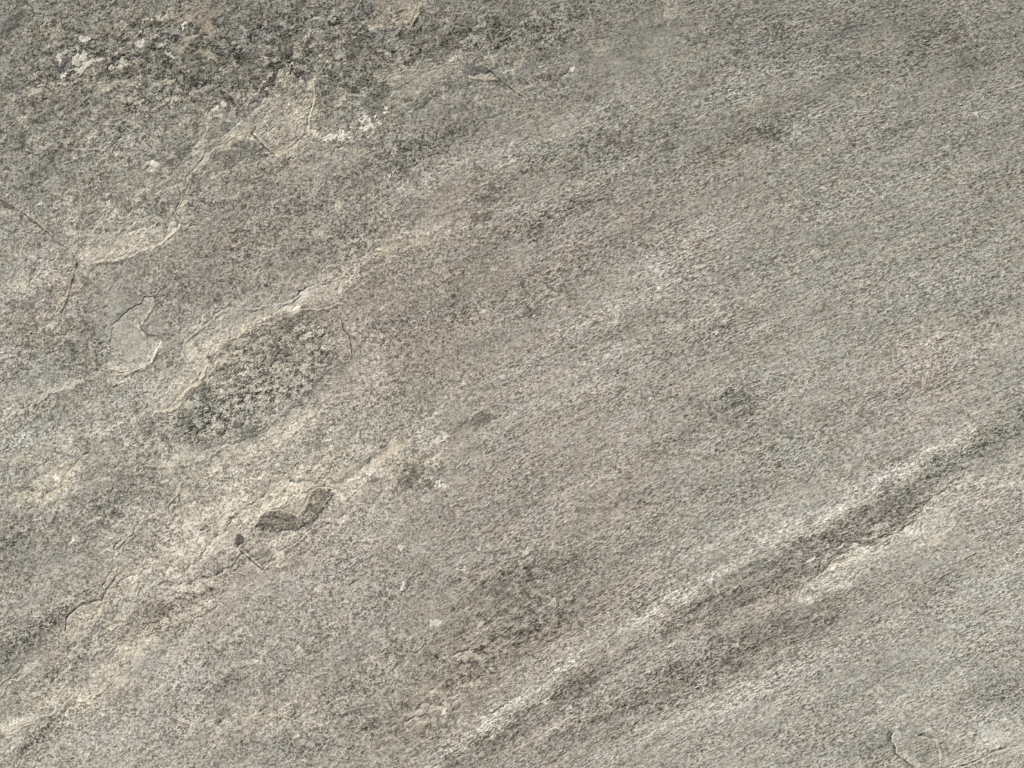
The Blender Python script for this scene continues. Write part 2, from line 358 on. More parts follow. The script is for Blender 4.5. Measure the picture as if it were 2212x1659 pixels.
# thin broken layers of the left side: each layer ends in a ragged edge, the light on it painted pale
LM = np.zeros_like(U)
for cx, cy, rx, ry, an, a in [(520, 1130, 420, 110, 38, 1), (220, 1430, 330, 90, 40, .9), (420, 850, 330, 120, 33, .9), (820, 1010, 200, 60, 32, 1),
                              (330, 420, 330, 110, 30, .8), (600, 260, 280, 120, 20, .9), (150, 1010, 190, 70, 25, .9), (120, 620, 170, 90, 30, .8),
                              (900, 120, 260, 110, 15, .6), (200, 130, 260, 130, 0, .5), (560, 1560, 300, 60, 15, .6), (900, 1480, 150, 90, 15, .5),
                              (2050, 1620, 190, 60, 15, .6), (800, 560, 180, 60, 28, .6)]:
    s, m = blob(cx, cy, rx, ry, an, big=True, soft=.7); LM[s] = np.maximum(LM[s], m * a)
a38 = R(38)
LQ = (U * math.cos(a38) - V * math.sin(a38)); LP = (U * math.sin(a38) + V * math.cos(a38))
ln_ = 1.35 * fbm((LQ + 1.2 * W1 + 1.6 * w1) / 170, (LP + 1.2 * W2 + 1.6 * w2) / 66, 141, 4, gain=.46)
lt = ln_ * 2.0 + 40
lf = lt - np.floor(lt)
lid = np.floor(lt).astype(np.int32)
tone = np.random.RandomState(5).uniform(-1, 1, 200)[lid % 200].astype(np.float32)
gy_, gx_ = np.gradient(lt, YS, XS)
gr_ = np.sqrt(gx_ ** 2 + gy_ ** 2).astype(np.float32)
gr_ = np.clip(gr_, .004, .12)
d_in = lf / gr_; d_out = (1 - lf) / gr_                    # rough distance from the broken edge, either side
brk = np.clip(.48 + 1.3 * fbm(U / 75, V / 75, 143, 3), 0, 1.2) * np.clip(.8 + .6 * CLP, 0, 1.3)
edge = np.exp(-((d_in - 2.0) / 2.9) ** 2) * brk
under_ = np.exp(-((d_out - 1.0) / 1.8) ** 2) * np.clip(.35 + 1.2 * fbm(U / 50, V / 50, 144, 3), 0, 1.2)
lum(ALL, LM * tone, 8, .4)

# ------------------------------------------------------------------ the flakes, chips and inclusions (parts)
PARTS = [('stone', None, None)]
def part(name, label, s, m, thr=.5):
    PARTS.append((name, label, None)); k = len(PARTS) - 1
    PART[s] = np.where(m > thr, k, PART[s]); return k
def o(ox, oy, pts): return [(ox + x / 3.0, oy + y / 3.0) for x, y in pts]

CALM = np.zeros_like(U)                                # flakes are smoother than the stone round them
def flake(name, label, pts, col, a=.8, lift=3.0, soft=4, k=1.0, dl=0, rim=0.0):
    s, m, sd = poly(pts, soft * .55, k * 1.25)
    br = np.clip(.90 + .50 * fbm(Q[s] / 28, P[s] / 10, 81, 4) + .25 * GT[s], 0, 1.2)
    mix(s, np.clip(m * br, 0, 1), col, a * .92)
    if dl: lum(s, m, dl)
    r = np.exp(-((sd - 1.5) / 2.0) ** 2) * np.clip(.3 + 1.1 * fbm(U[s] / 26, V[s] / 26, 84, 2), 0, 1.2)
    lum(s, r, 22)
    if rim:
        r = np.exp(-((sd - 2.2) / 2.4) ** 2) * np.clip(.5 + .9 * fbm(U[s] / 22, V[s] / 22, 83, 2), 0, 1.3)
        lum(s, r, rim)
    H[s] += .5 * lift * sst(sd, -1.5, 3.5)
    CALM[s] = np.maximum(CALM[s], m)
    part(name, label, s, m)
    return s, m, sd

big = o(0, 0, [(1790, 440), (1900, 480), (2000, 490), (2025, 560), (2022, 650), (1992, 760), (1980, 850), (1900, 920), (1770, 995), (1690, 930),
               (1615, 850), (1520, 880), (1400, 945), (1420, 860), (1540, 770), (1640, 680), (1740, 560), (1770, 500)])
flake('flake', 'tan flake with a bright curved right rim', big, rgb(170, 160, 144), .7, 3.2, 5, .8, 2)
slab2 = o(0, 0, [(500, 1640), (545, 1560), (700, 1490), (900, 1465), (1060, 1440), (1110, 1400), (1160, 1465), (1145, 1495), (1050, 1560), (960, 1600),
                 (880, 1650), (700, 1700), (600, 1710)])
flake('flake', 'long pale cream flake', slab2, rgb(180, 173, 158), .70, 2.8, 5, 1, 2)
top = [(812, -25), (925, -25), (914, 5), (898, 27), (884, 50), (845, 50), (790, 46), (775, 38), (800, 12)]
flake('flake', 'tan flake cut by the upper edge', top, rgb(165, 154, 134), .7, 2.8, 5, .8)
flk = o(0, 553, [(722, 450), (780, 392), (850, 340), (925, 315), (930, 265), (985, 260), (1000, 305), (945, 390), (912, 440), (935, 500), (985, 530),
                 (1042, 562), (1030, 605), (1000, 650), (988, 690), (930, 715), (865, 742), (800, 762), (690, 722), (700, 640), (715, 560)])
flake('flake', 'smooth pale fan-shaped flake with a white right lip', flk, rgb(176, 170, 158), .80, 4.0, 2.5, .55, 2, 6)
rib = o(0, 553, [(1190, 545), (1250, 515), (1330, 450), (1390, 375), (1450, 340), (1540, 325), (1610, 345), (1740, 312), (1850, 295), (1950, 240),
                 (2100, 170), (2225, 120), (2300, 110), (2212, 230), (2050, 300), (1900, 345), (1780, 372), (1650, 440), (1520, 520), (1400, 590),
                 (1335, 640), (1338, 730), (1295, 815), (1190, 890), (1160, 985), (1020, 1010), (930, 915), (900, 850), (980, 770), (1100, 705),
                 (1195, 690), (1165, 620)])
flake('flake', 'long pale curving flake reaching up to the right', rib, rgb(180, 174, 161), .70, 3.6, 5, .9, 2, 5)
mott = o(0, 553, [(1880, 375), (1960, 385), (2080, 420), (2150, 500), (2165, 650), (2110, 750), (1960, 950), (1800, 1080), (1700, 1150), (1500, 1225),
                  (1380, 1235), (1250, 1185), (1120, 1080), (1085, 1000), (1200, 890), (1300, 820), (1345, 720), (1480, 640), (1580, 510), (1750, 440)])
s, m, sd = poly(mott, 10, 2.0)
mt = -fbm((U[s] + 6 * W1[s] / 7) / 19, V[s] / 14, 91, 4)
mt = mt - .4 * GT[s]
fade = np.clip(1.35 - .0045 * np.abs((U[s] - 560) * .6 + (V[s] - 830) * 1.0 - 0), .45, 1)
mix(s, m * sst(mt, .05, -.45), rgb(174, 174, 163), .6)
fade = np.clip(.80 + .7 * fbm(U[s] / 80, V[s] / 55, 92, 2), .35, 1.1) * sst(sd, -4, 16)
topm = blob(615, 715, 90, 55, 30, k=1.6, soft=.6)
botm = blob(425, 905, 60, 45, 30, k=1.6, soft=.6)
lum(topm[0], topm[1], -12, .8); lum(botm[0], botm[1], -10, .8)
mix(s, np.clip(m * sst(mt, -.05, .42) * fade, 0, 1), rgb(96, 99, 91), .66)
H[s] += -2.0 * sst(sd, -2, 6) - 1.5 * m * sst(mt, .05, .4)
part('dark_inclusion', 'green-grey mottled hollow full of dark crystals', s, m)
chip = o(0, 553, [(430, 185), (455, 200), (440, 270), (400, 318), (330, 320), (320, 285), (370, 245)])
flake('flake', 'small pale wedge beside a fine crack', chip, rgb(178, 167, 148), .75, 2, 5, .9)
low = o(0, 553, [(690, 750), (760, 755), (835, 785), (850, 830), (780, 815), (700, 825), (680, 790)])
flake('flake', 'small pale tab below the fan-shaped flake', low, rgb(178, 170, 156), .7, 2, 4, .8)
oval = [(556, 1128), (562, 1095), (580, 1060), (612, 1042), (660, 1038), (706, 1046), (714, 1066), (700, 1092), (668, 1122), (628, 1142), (590, 1142)]
flake('flake', 'oval pale flake holding a dark crescent', oval, rgb(180, 171, 154), .85, 2.6, 4, .7, 2, 7)
cres = [(550, 1136), (562, 1112), (584, 1102), (602, 1100), (620, 1110), (640, 1112), (656, 1098), (668, 1080), (672, 1062), (690, 1052), (712, 1055), (716, 1072),
        (704, 1096), (676, 1126), (640, 1148), (596, 1150)]
s, m, sd = poly(cres, 3, .7); mix(s, m * np.clip(.95 + .4 * fbm(U[s] / 12, V[s] / 10, 93, 3) - .2 * GT[s], 0, 1), rgb(100, 94, 85), .92)
H[s] += -3.6 * sst(sd, -2, 4); part('dark_inclusion', 'dark crescent in the oval flake', s, m)
tri = o(0, 1106, [(430, 690), (480, 640), (560, 590), (650, 575), (670, 640), (610, 700), (540, 770), (450, 830), (410, 780)])
flake('flake', 'pale cream flake under a crooked crack', tri, rgb(178, 168, 150), .7, 3, 4, .9)
cnr = [(1930, 1604), (1960, 1590), (1990, 1584), (2019, 1596), (2030, 1650), (2028, 1690), (1985, 1690), (1958, 1650), (1934, 1625)]
flake('flake', 'dark-centred flake at the lower right with a ragged crack', cnr, rgb(142, 141, 130), .5, 3, 5, .9)
pch = o(738, 0, [(235, 505), (400, 425), (560, 425), (650, 400), (745, 378), (790, 425), (740, 490), (610, 505), (520, 560), (400, 610), (300, 640), (330, 555)])
flake('flake', 'pale grey worn patch', pch, rgb(165, 163, 148), .75, 1.6, 7, 1.2)
ykey = [(1436, -20), (1470, -20), (1462, 20), (1450, 42), (1438, 30), (1430, 15)]
flake('flake', 'pale patch at the upper edge', ykey, rgb(172, 164, 148), .8, 1.5, 8, 1.2)
pk = [(1268, 78), (1290, 74), (1315, 86), (1322, 100), (1300, 104), (1275, 98)]
flake('flake', 'small pinkish chip', pk, rgb(160, 148, 134), .85, 1.6, 3, .8, 0, 6)
wp = [(1990, 1117), (2030, 1112), (2060, 1120), (2050, 1150), (2018, 1168), (1996, 1166)]
flake('flake', 'whitish block ending the dark seam', wp, rgb(188, 185, 172), .45, 1.4, 12, 1.6)

# ------------------------------------------------------------------ grain: worn places, pits, pale grains
smooth = np.zeros_like(U)                               # places rubbed nearly smooth
for cx, cy, rx, ry, an, a in [(1350, 90, 120, 70, 10, .5), (900, 150, 80, 30, 25, .5), (285, 720, 50, 60, 0, .45), (530, 680, 90, 26, 32, .5),
                              (1420, 1010, 70, 40, 0, .35), (1700, 1165, 60, 30, 20, .35), (1600, 1330, 80, 30, 20, .25), (460, 1150, 60, 40, 30, .4),
                              (250, 1450, 90, 30, 40, .45), (1740, 1330, 60, 30, 10, .4), (960, 250, 60, 40, 0, .3), (2050, 170, 80, 40, 20, .4),
                              (400, 515, 60, 20, 20, .3), (250, 530, 60, 20, 20, .3), (1950, 40, 100, 30, 20, .2)]:
    s, m = blob(cx, cy, rx, ry, an, big=True, soft=.7); smooth[s] = np.maximum(smooth[s], m * a)
g *= (1 - smooth) * (1 - .22 * CALM)
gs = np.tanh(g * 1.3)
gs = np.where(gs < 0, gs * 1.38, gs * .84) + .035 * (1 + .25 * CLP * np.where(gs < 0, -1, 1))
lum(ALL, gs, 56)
nonp = np.exp(-(perlin((U + 2.4 * w1) / 17, (V + 2.4 * w2) / 13, 1031) / .07) ** 2)      # curling hair-thin veins
nonq = np.exp(-(perlin((U + 2.4 * w2) / 11, (V + 2.4 * w1) / 8.5, 1032) / .09) ** 2)
curl = (nonp * .55 + nonq * .45) * np.clip(.35 + .9 * B - .25 * Amask, .08, 1) * np.clip(.6 + 1.0 * fbm(U / 70, V / 70, 1051, 2), 0, 1.4)
lum(ALL, curl, 30)
# scattered dark crystals in the coarse zones
for cx, cy, rx, ry, an, d_ in [(1130, 1270, 240, 100, 20, -9), (1120, 1380, 180, 70, 20, -9), (900, 1520, 220, 90, 15, -10), (1000, 1400, 120, 40, 20, -7),
                              (760, 1600, 160, 50, 5, -8), (1370, 1090, 120, 50, 20, -7), (1530, 880, 120, 40, 20, -6)]:
    s, m = blob(cx, cy, rx, ry, an, k=1.6, soft=.8)
    lum(s, m * sst(fbm((U[s] + w1[s]) / 24, (V[s] + w2[s]) / 15, 1063, 4, gain=.6), -.1, .5), d_ * 1.9, .7)
dk = (1 - CALM) * sst(fbm((U + w1) / 17, (V + w2) / 13, 1061, 3), .42, .8) * np.clip(B * 1.1 + .25, 0, 1)
mix(ALL, dk, DARK, .30)
# here and there bigger crystals, dark and pale, in loose clusters
cz = fbm(U / 150, V / 110, 1075, 3)
big1 = sst(perlin((Q + 2 * w1) / 15, (P + 2 * w2) / 9, 1076) + .55 * cz, .55, .72); big2 = sst(perlin((Q + 2 * w2) / 13, (P + 2 * w1) / 8, 1077) - .55 * cz, .60, .76)
mix(ALL, big1 * (1 - CALM) * np.clip(.75 - .3 * GT, 0, 1), rgb(104, 98, 88), .55); mix(ALL, big2 * np.clip(.7 + .3 * GT, 0, 1), rgb(194, 188, 173), .5)
# scattered tiny pits and pale grains
pit = sst(perlin(Qq / 9, Pp / 6, 1071) + .5 * perlin(U / 60, V / 40, 1072), .78, 1.05)
mix(ALL, pit, rgb(80, 76, 68), .55)
wh = sst(perlin((U + w1) / 8, (V + w2) / 7, 1081) + .6 * perlin(U / 90, V / 60, 1082) * (1 - .4 * Amask), .92, 1.1)
mix(ALL, wh, rgb(206, 200, 184), .6)
H += g * .85 * (1 + .25 * Amask) + .5 * B * ter + curl * .6 - pit * 1.5 + wh * .8 + 1.3 * fbm(U / 60, V / 50, 1091, 3) + 1.9 * fbm(Q / 150, P / 70, 1092, 3) + 3.0 * fbm(U / 260, V / 200, 1093, 3)

# ------------------------------------------------------------------ edges of the broken layers
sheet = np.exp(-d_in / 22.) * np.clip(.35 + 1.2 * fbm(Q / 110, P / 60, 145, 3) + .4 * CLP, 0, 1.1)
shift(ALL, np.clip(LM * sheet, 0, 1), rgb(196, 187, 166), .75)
mix(ALL, np.clip(LM * edge * (.8 + .35 * GT), 0, 1), rgb(212, 204, 184), .85)  # edge light painted into the colour
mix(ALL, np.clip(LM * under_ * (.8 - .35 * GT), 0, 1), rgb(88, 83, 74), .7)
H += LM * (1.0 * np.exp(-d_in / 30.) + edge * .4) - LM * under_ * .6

# small angular plates of scale, pale or dark, lying along the grain
rp = np.random.RandomState(77)
def plate(x, y, r, an, col, a, rim, lift):
    n = rp.randint(5, 8); th = np.sort(rp.uniform(0, 2 * np.pi, n)); el = rp.uniform(.35, .7)
    ca, sa = math.cos(R(an)), math.sin(R(an)); pts = []
    for t in th:
        rr = r * rp.uniform(.7, 1.15); px, py = rr * math.cos(t), rr * el * math.sin(t)
        pts.append((x + px * ca + py * sa, y - px * sa + py * ca))
    s, m, sd = poly(pts, 2.0, 1.5)
    shift(s, m * np.clip(.8 + .4 * CLP[s] + .15 * GT[s], 0, 1), col, a * 1.1)
    rr = np.exp(-((sd - 1.2) / 1.7) ** 2) * np.clip(.1 + 1.3 * fbm(U[s] / 18, V[s] / 18, 85, 2), 0, 1.2)
    lum(s, rr, rim); H[s] += lift * sst(sd, -1, 3)
for i in range(330):
    x, y = rp.uniform(-30, 1250), rp.uniform(-30, 1690)
    if i % 2: x, y = rp.uniform(-30, 1100), rp.uniform(-30, 520)
    j_, i_ = min(np.searchsorted(XS, x), NX - 1), min(np.searchsorted(YS, y), NY - 1)
    wgt = max(LM[i_, j_], B[i_, j_])
    if rp.rand() > wgt + .1: continue
    dark_ = rp.rand() < .42
    r = rp.uniform(7, 19) if rp.rand() < .75 else rp.uniform(19, 34)
    col = rgb(112, 108, 98) if dark_ else rgb(192, 184, 167)
    plate(x, y, r, rp.uniform(0, 60), col, rp.uniform(.45, .85), rp.uniform(15, 50) * (.5 if dark_ else 1), (-.8 if dark_ else .8))

# ------------------------------------------------------------------ cracks, veins, specks
def crack(pts, wd=1.5, depth=4.0, bright=0, side=1, k=.45, dark=.75, bw=2.6):
    """a thin dark fissure or painted shadow line; bright > 0 gives it a pale lip on one side"""
    off = 2.6
    if bright:
        q = []
        for i, (x, y) in enumerate(pts):
            a = pts[max(i - 1, 0)]; b = pts[min(i + 1, len(pts) - 1)]
            dx, dy = b[0] - a[0], b[1] - a[1]; L = math.hypot(dx, dy) + 1e-6
            q.append((x - side * dy / L * off, y + side * dx / L * off))
        s, m = stroke(q, bw, .7, k)
        mm = m * np.clip(.6 + .9 * fbm(U[s] / 18, V[s] / 18, 1111, 2), 0, 1)
        mix(s, mm, rgb(204, 198, 180), bright); H[s] += mm * 1.6
    s, m = stroke(pts, wd, .6, k)
    mm = m * np.clip(.75 + .8 * fbm(U[s] / 14, V[s] / 14, 1113, 2), .15, 1)
    mix(s, mm, rgb(66, 62, 54), dark); H[s] -= mm * depth * .45
def vein_or_lit_rim(pts, wd, col=WHITE, a=.75, k=1.1, up=.7, seed=1121, thr=.95, name=None, label=None):
    wd = [q * 1.35 + .6 for q in wd] if not np.isscalar(wd) else wd * 1.35 + .6
    a = min(a * 1.15, .95)
    s, m = stroke(pts, wd, .45, k)
    mm = m * np.clip(thr + 1.0 * fbm(U[s] / 13, V[s] / 11, seed, 3), 0, 1)
    mix(s, np.clip(mm * (.85 + .45 * GT[s]), 0, 1), col, a); H[s] += mm * up
    if name: part(name, label, s, m)
def ledge(pts, wd, sheet=22, side=1, col=rgb(206, 200, 184), k=1.6):
    """ragged broken edge of a layer: bright lip with light painted in, dark foot on one side, pale sheet on the other"""
    def off(dist):
        q = []
        for i, (x, y) in enumerate(pts):
            a = pts[max(i - 1, 0)]; b = pts[min(i + 1, len(pts) - 1)]
            dx, dy = b[0] - a[0], b[1] - a[1]; L = math.hypot(dx, dy) + 1e-6
            q.append((x - side * dy / L * dist, y + side * dx / L * dist))
        return q
    if sheet:
        s, m = stroke(off(-sheet * .8), sheet, .9, k)
        shift(s, np.clip(m * (.6 + .7 * CLP[s]), 0, 1), rgb(184, 177, 161), .75)
    s, m = stroke(off(wd * 1.5 + 1), wd * .8 + .8, .6, k)
    mm = m * np.clip(.55 + 1.1 * fbm(U[s] / 22, V[s] / 20, 1151, 3), 0, 1)
    mix(s, mm, rgb(98, 92, 82), .55); H[s] -= mm * 1.5
    s, m = stroke(pts, wd, .5, k)
    mm = m * np.clip(.8 + 1.2 * fbm(U[s] / 16, V[s] / 13, 1153, 3), 0, 1)
    mix(s, np.clip(mm * (.85 + .4 * GT[s]), 0, 1), col, .8); H[s] += mm * 1.5
def speck(x, y, rx, ry, an=0, col=WHITE, a=.85, k=.9, up=1.4, soft=.35):
    s, m = blob(x, y, rx, ry, an, k=k, soft=soft)
    mm = sst(m + .55 * fbm((U[s] + w1[s]) / 7, (V[s] + w2[s]) / 6, 1131, 3), .30, .55) * (m > .02)
    mix(s, mm, col, a); H[s] += mm * up

# dark spots
for x, y, rx, ry, an, c, a in [(12, 38, 26, 17, 30, PURP, .75), (2, 66, 14, 14, 20, PURP, .6), (130, 131, 27, 12, 0, PURP, .8), (168, 100, 10, 10, 0, PURP, .5),
    (120, 218, 20, 12, -20, DARK, .5), (393, 327, 17, 19, 20, DGREEN, .65), (368, 350, 18, 14, 30, DARK, .5), (443, 285, 12, 12, 0, DARK, .5),
    (1025, 143, 32, 9, -6, PURP, .75), (1062, 168, 16, 7, -15, DARK, .5), (905, 213, 20, 9, 20, PURP, .6), (957, 186, 26, 7, 28, rgb(96, 86, 86), .6),
    (1200, 150, 38, 12, 18, rgb(118, 108, 98), .45), (1178, 160, 16, 8, 0, rgb(96, 82, 78), .5), (1070, 403, 22, 9, -25, rgb(104, 90, 84), .6),
    (1055, 428, 26, 8, 5, rgb(96, 84, 78), .55), (1036, 466, 24, 9, 15, rgb(98, 84, 78), .6), (1318, 300, 7, 13, -10, rgb(110, 96, 86), .5),
    (1271, 204, 9, 5, 20, rgb(104, 84, 80), .5), (1325, 248, 12, 4, 30, rgb(104, 86, 80), .6), (1447, 310, 14, 10, 0, PURP, .6), (1238, 361, 13, 5, 10, PURP, .6),
    (1495, 182, 12, 6, 0, PURP, .5), (517, 1168, 11, 13, 10, rgb(92, 88, 80), .85), (570, 1201, 17, 13, 30, rgb(110, 103, 92), .6), (1146, 671, 17, 8, 10, DARK, .55),
    (1140, 680, 10, 6, 0, DARK, .4), (893, 1010, 22, 14, 0, DARK, .45), (876, 1040, 26, 18, 20, DARK, .4), (1040, 902, 30, 12, 10, DARK, .4),
    (975, 1316, 5, 3, 0, DARK, .9), (1576, 1380, 8, 6, 0, DARK, .6), (980, 1530, 4, 3, 0, rgb(60, 56, 50), .8), (1684, 1010, 6, 4, 0, DARK, .7),
    (1140, 1365, 22, 9, 20, rgb(88, 80, 74), .5), (1146, 1226, 18, 6, 70, rgb(92, 86, 78), .5), (1146, 1244, 24, 6, 0, rgb(92, 86, 78), .5),
    (710, 671, 13, 4, -10, rgb(170, 140, 108), .6), (288, 800, 6, 4, 0, rgb(160, 124, 100), .6), (455, 950, 30, 14, 25, DARK, .4), (490, 800, 34, 18, 20, DARK, .4),
    (600, 760, 30, 16, 30, DARK, .45), (635, 690, 26, 10, 20, DARK, .55), (440, 850, 16, 24, 0, DGREEN, .55), (400, 905, 16, 20, 0, DGREEN, .5),
    (530, 930, 26, 12, 10, DGREEN, .5), (420, 930, 18, 10, 0, DGREEN, .5), (1600, 862, 22, 16, 0, DGREEN, .35), (1950, 1128, 28, 10, 20, rgb(104, 92, 80), .5)]:
    s, m = blob(x, y, rx, ry, an, k=1.3, soft=.5)
    mm = sst(m + .42 * fbm((U[s] + w1[s]) / 10, (V[s] + w2[s]) / 8, 1141, 3), .28, .62) * np.clip(.8 - .3 * GT[s], 0, 1)
    mix(s, mm, c, a); H[s] -= mm * 1.6

SPECKS = [(173, 70, 10, 9), (292, 78, 10, 8), (291, 86, 7, 5), (115, 117, 6, 10, -30), (160, 124, 11, 8, 20), (174, 116, 10, 7), (180, 134, 12, 6, 20), (165, 144, 8, 5, 20),
    (203, 122, 8, 5), (126, 154, 9, 6, -20), (360, 113, 10, 6, 0), (385, 48, 5, 6), (255, 129, 5, 6, -40), (236, 138, 5, 4), (412, 67, 4, 2), (425, 69, 3, 2), (563, 183, 5, 4),
    (327, 357, 9, 6, 30), (318, 350, 8, 3, -10), (477, 217, 10, 5, 30), (458, 230, 5, 4), (470, 246, 9, 3, -10), (186, 212, 3, 2), (848, 373, 2, 6), (841, 378, 2, 5),
    (1238, 140, 4, 6, -20), (1236, 148, 3, 6), (1048, 662, 6, 5), (942, 952, 12, 5, 38), (957, 940, 9, 6, 20), (931, 1033, 5, 3, -30), (951, 1050, 10, 5, -20), (940, 1046, 5, 5),
    (1041, 979, 5, 2, 30), (868, 1269, 4, 13, -20), (994, 1223, 7, 4), (1031, 1187, 8, 4, -10), (939, 1346, 9, 8, 30), (945, 1338, 8, 4), (163, 472, 3, 9, -25), (82, 438, 4, 4),
    (232, 433, 8, 5, -20), (278, 500, 3, 8, -15), (5, 763, 6, 4), (640, 665, 14, 6, 20), (622, 658, 14, 5, 20), (655, 640, 12, 6, 30), (410, 738, 7, 6, -30), (337, 752, 6, 8, -25),
    (978, 1494, 8, 4, 20), (955, 1540, 4, 4), (958, 1525, 4, 4), (1060, 1530, 6, 4), (1060, 1445, 4, 4), (1310, 1530, 8, 3, 0), (1228, 1531, 8, 4), (1180, 1517, 12, 4, 25),
    (2113, 240, 3, 3), (1820, 1176, 7, 3, 20), (1748, 1208, 9, 4, 10), (1962, 632, 5, 2, 30), (1544, 718, 5, 4), (1930, 1162, 6, 5), (1796, 318, 6, 5),
    (640, 1400, 8, 6, 20), (160, 1395, 7, 4, 30), (395, 1550, 8, 4), (870, 1180, 5, 3), (1900, 1520, 6, 3), (1045, 1560, 5, 2)]
for sp in SPECKS:
    speck(sp[0], sp[1], sp[2], sp[3], *sp[4:], a=.88, k=1.9, soft=.5)
for i in range(260):                                    # the many tiny pale grains
    x = rs.uniform(-40, 2250); y = rs.uniform(-40, 1700)
    if x > 1200 and rs.rand() < .55: continue
    r = rs.uniform(1.8, 4.2)
    speck(x, y, r * rs.uniform(1, 2), r, rs.uniform(0, 50), rgb(200, 195, 180), rs.uniform(.4, .8), up=.8)
for i in range(150):                                    # small curling pale chips in the flaky zones
    x = rs.uniform(-20, 1150); y = rs.uniform(-20, 1680)
    if rs.rand() < .5: y = rs.uniform(0, 500)
    r = rs.uniform(6, 15); a0 = rs.uniform(0, 6.28); tw = rs.uniform(1.0, 2.4)
    pts = [(x + r * math.cos(a0 + t * tw) * 1.3, y + r * math.sin(a0 + t * tw) * .8) for t in (0, .33, .66, 1)]
    vein_or_lit_rim(pts, rs.uniform(1.4, 2.8), rgb(186, 180, 164), rs.uniform(.35, .75), up=.9, seed=1200 + i % 7)

# rims of the upper left flakes, and the broken seam that runs down from them
ledge([(676, 158), (668, 168), (675, 190), (674, 215), (668, 240), (661, 262), (660, 285)], 2.0, 10, 1, rgb(208, 202, 184), k=.7)
ledge([(452, 228), (444, 250), (434, 275), (428, 292), (418, 313)], 2.6, 9, 1, rgb(200, 192, 172), k=.8)
ledge([(440, 326), (424, 353), (406, 378), (396, 408), (388, 438), (374, 466)], 2.3, 8, 1, rgb(196, 190, 175), k=.8)
ledge([(388, 486), (365, 502), (348, 518), (320, 530), (290, 545), (235, 562), (180, 566)], 3.4, 14, -1, rgb(205, 199, 184), k=1.0)
ledge([(376, 466), (385, 478), (386, 490)], 2.2, 0, 1, rgb(205, 199, 184), k=.8)
ledge([(540, 284), (515, 293), (490, 303), (460, 318), (440, 330)], 1.8, 8, 1, k=1)
ledge([(592, 330), (620, 318), (645, 302), (668, 280)], 2.2, 10, -1, rgb(198, 188, 166), k=1)
ledge([(345, 742), (341, 755), (334, 764), (328, 782), (308, 794), (286, 800), (268, 806), (232, 796)], 2.2, 9, -1, rgb(212, 206, 190), k=.6)
ledge([(240, 704), (260, 684), (284, 668), (308, 658), (312, 642), (328, 641), (334, 656), (314, 684), (305, 700)], 1.5, 0, -1, k=.6)
ledge([(398, 735), (412, 724), (444, 702), (465, 680), (484, 667), (515, 661), (540, 668), (582, 656), (616, 650), (652, 632), (700, 608), (742, 594)], 2.0, 9, 1, k=.9)
ledge([(412, 738), (430, 758), (444, 768), (446, 796), (432, 824), (398, 848), (388, 880), (345, 890)], 3.0, 12, -1, rgb(203, 197, 181), k=.9)
ledge([(738, 655), (700, 664), (660, 668), (628, 676), (592, 693), (550, 702), (508, 726), (467, 750), (446, 768)], 2.0, 10, -1, rgb(204, 196, 178), k=1)
ledge([(900, 2), (898, 20), (884, 50)], 2.2, 10, -1, rgb(190, 178, 156), k=.7)
ledge([(1008, 152), (1030, 163), (1065, 165), (1075, 168)], 1.8, 0, 1, k=.8)
ledge([(816, 168), (850, 150), (900, 142), (930, 144), (955, 133), (985, 127), (1000, 140)], 1.6, 12, 1, rgb(186, 182, 166), k=1.2)
rl = np.random.RandomState(19)
for i in range(120):                                    # short ragged lips scattered over the layered parts
    x, y = (rl.uniform(0, 760), rl.uniform(0, 560)) if i % 2 else (rl.uniform(0, 1150), rl.uniform(0, 1650))
    a0 = R(rl.uniform(-5, 65)); L_ = rl.uniform(9, 38); bend = rl.uniform(-.9, .9)
    pts_ = []
    px_, py_ = x, y
    for t in range(5):
        pts_.append((px_, py_)); px_ += L_ / 4 * math.cos(a0); py_ -= L_ / 4 * math.sin(a0); a0 += bend * rl.uniform(.1, .9)
    ledge(pts_, rl.uniform(1.1, 2.4), rl.choice([0, 0, 7, 10]), rl.choice([-1, 1]), rgb(194, 188, 172), k=1.3)
# the seam is a real step: its pale upper lip stands above a worn trough
s, m = stroke(seam, [26, 28, 30, 28, 26, 22, 18, 20, 18, 14, 16, 18, 20, 20, 20], .95, 1.6); H[s] -= 2.6 * m
s, m = stroke(lip, [20, 22, 24, 24, 26, 20, 20, 16, 18, 20, 16, 12], .95, 1.6); H[s] += 1.3 * m
mid = [(2230, 868), (2150, 925), (2050, 985), (1960, 1040), (1870, 1092), (1790, 1132), (1710, 1168), (1640, 1205), (1560, 1258), (1470, 1315), (1380, 1370),
       (1290, 1425), (1200, 1485), (1110, 1555), (1040, 1600), (960, 1650)]
for a_, b_, w_ in ((1, 3, 1.2), (4, 7, 1.8), (8, 10, 1.1), (12, 15, 1.7)):
    ledge(mid[a_:b_ + 1], w_, 0, -1, rgb(200, 198, 184), k=2.0)
for pts_, w_ in (([(1985, 1128), (1940, 1150), (1890, 1172), (1830, 1185), (1770, 1222)], 2.0), 
                 ([(2100, 1020), (2050, 1045), (2010, 1085), (1990, 1110)], 1.5), ([(1500, 1500), (1580, 1475), (1650, 1440)], 1.4), ([(1180, 1600), (1240, 1560), (1320, 1530)], 1.4)):
    ledge(pts_, w_, 12, 1, rgb(196, 190, 174), k=1.8)
def lo(pts): return [(.36 * x, 885 + .36 * y) for x, y in pts]
ledge(lo([(1985, 480), (1900, 440), (1760, 425), (1620, 445), (1570, 520), (1470, 600), (1390, 660), (1300, 760), (1225, 850), (1180, 930), (1100, 1000)]), 3.4, 22, 1)
ledge(lo([(1480, 860), (1330, 985), (1240, 1010), (1100, 1030), (960, 1062)]), 3.0, 14, 1)
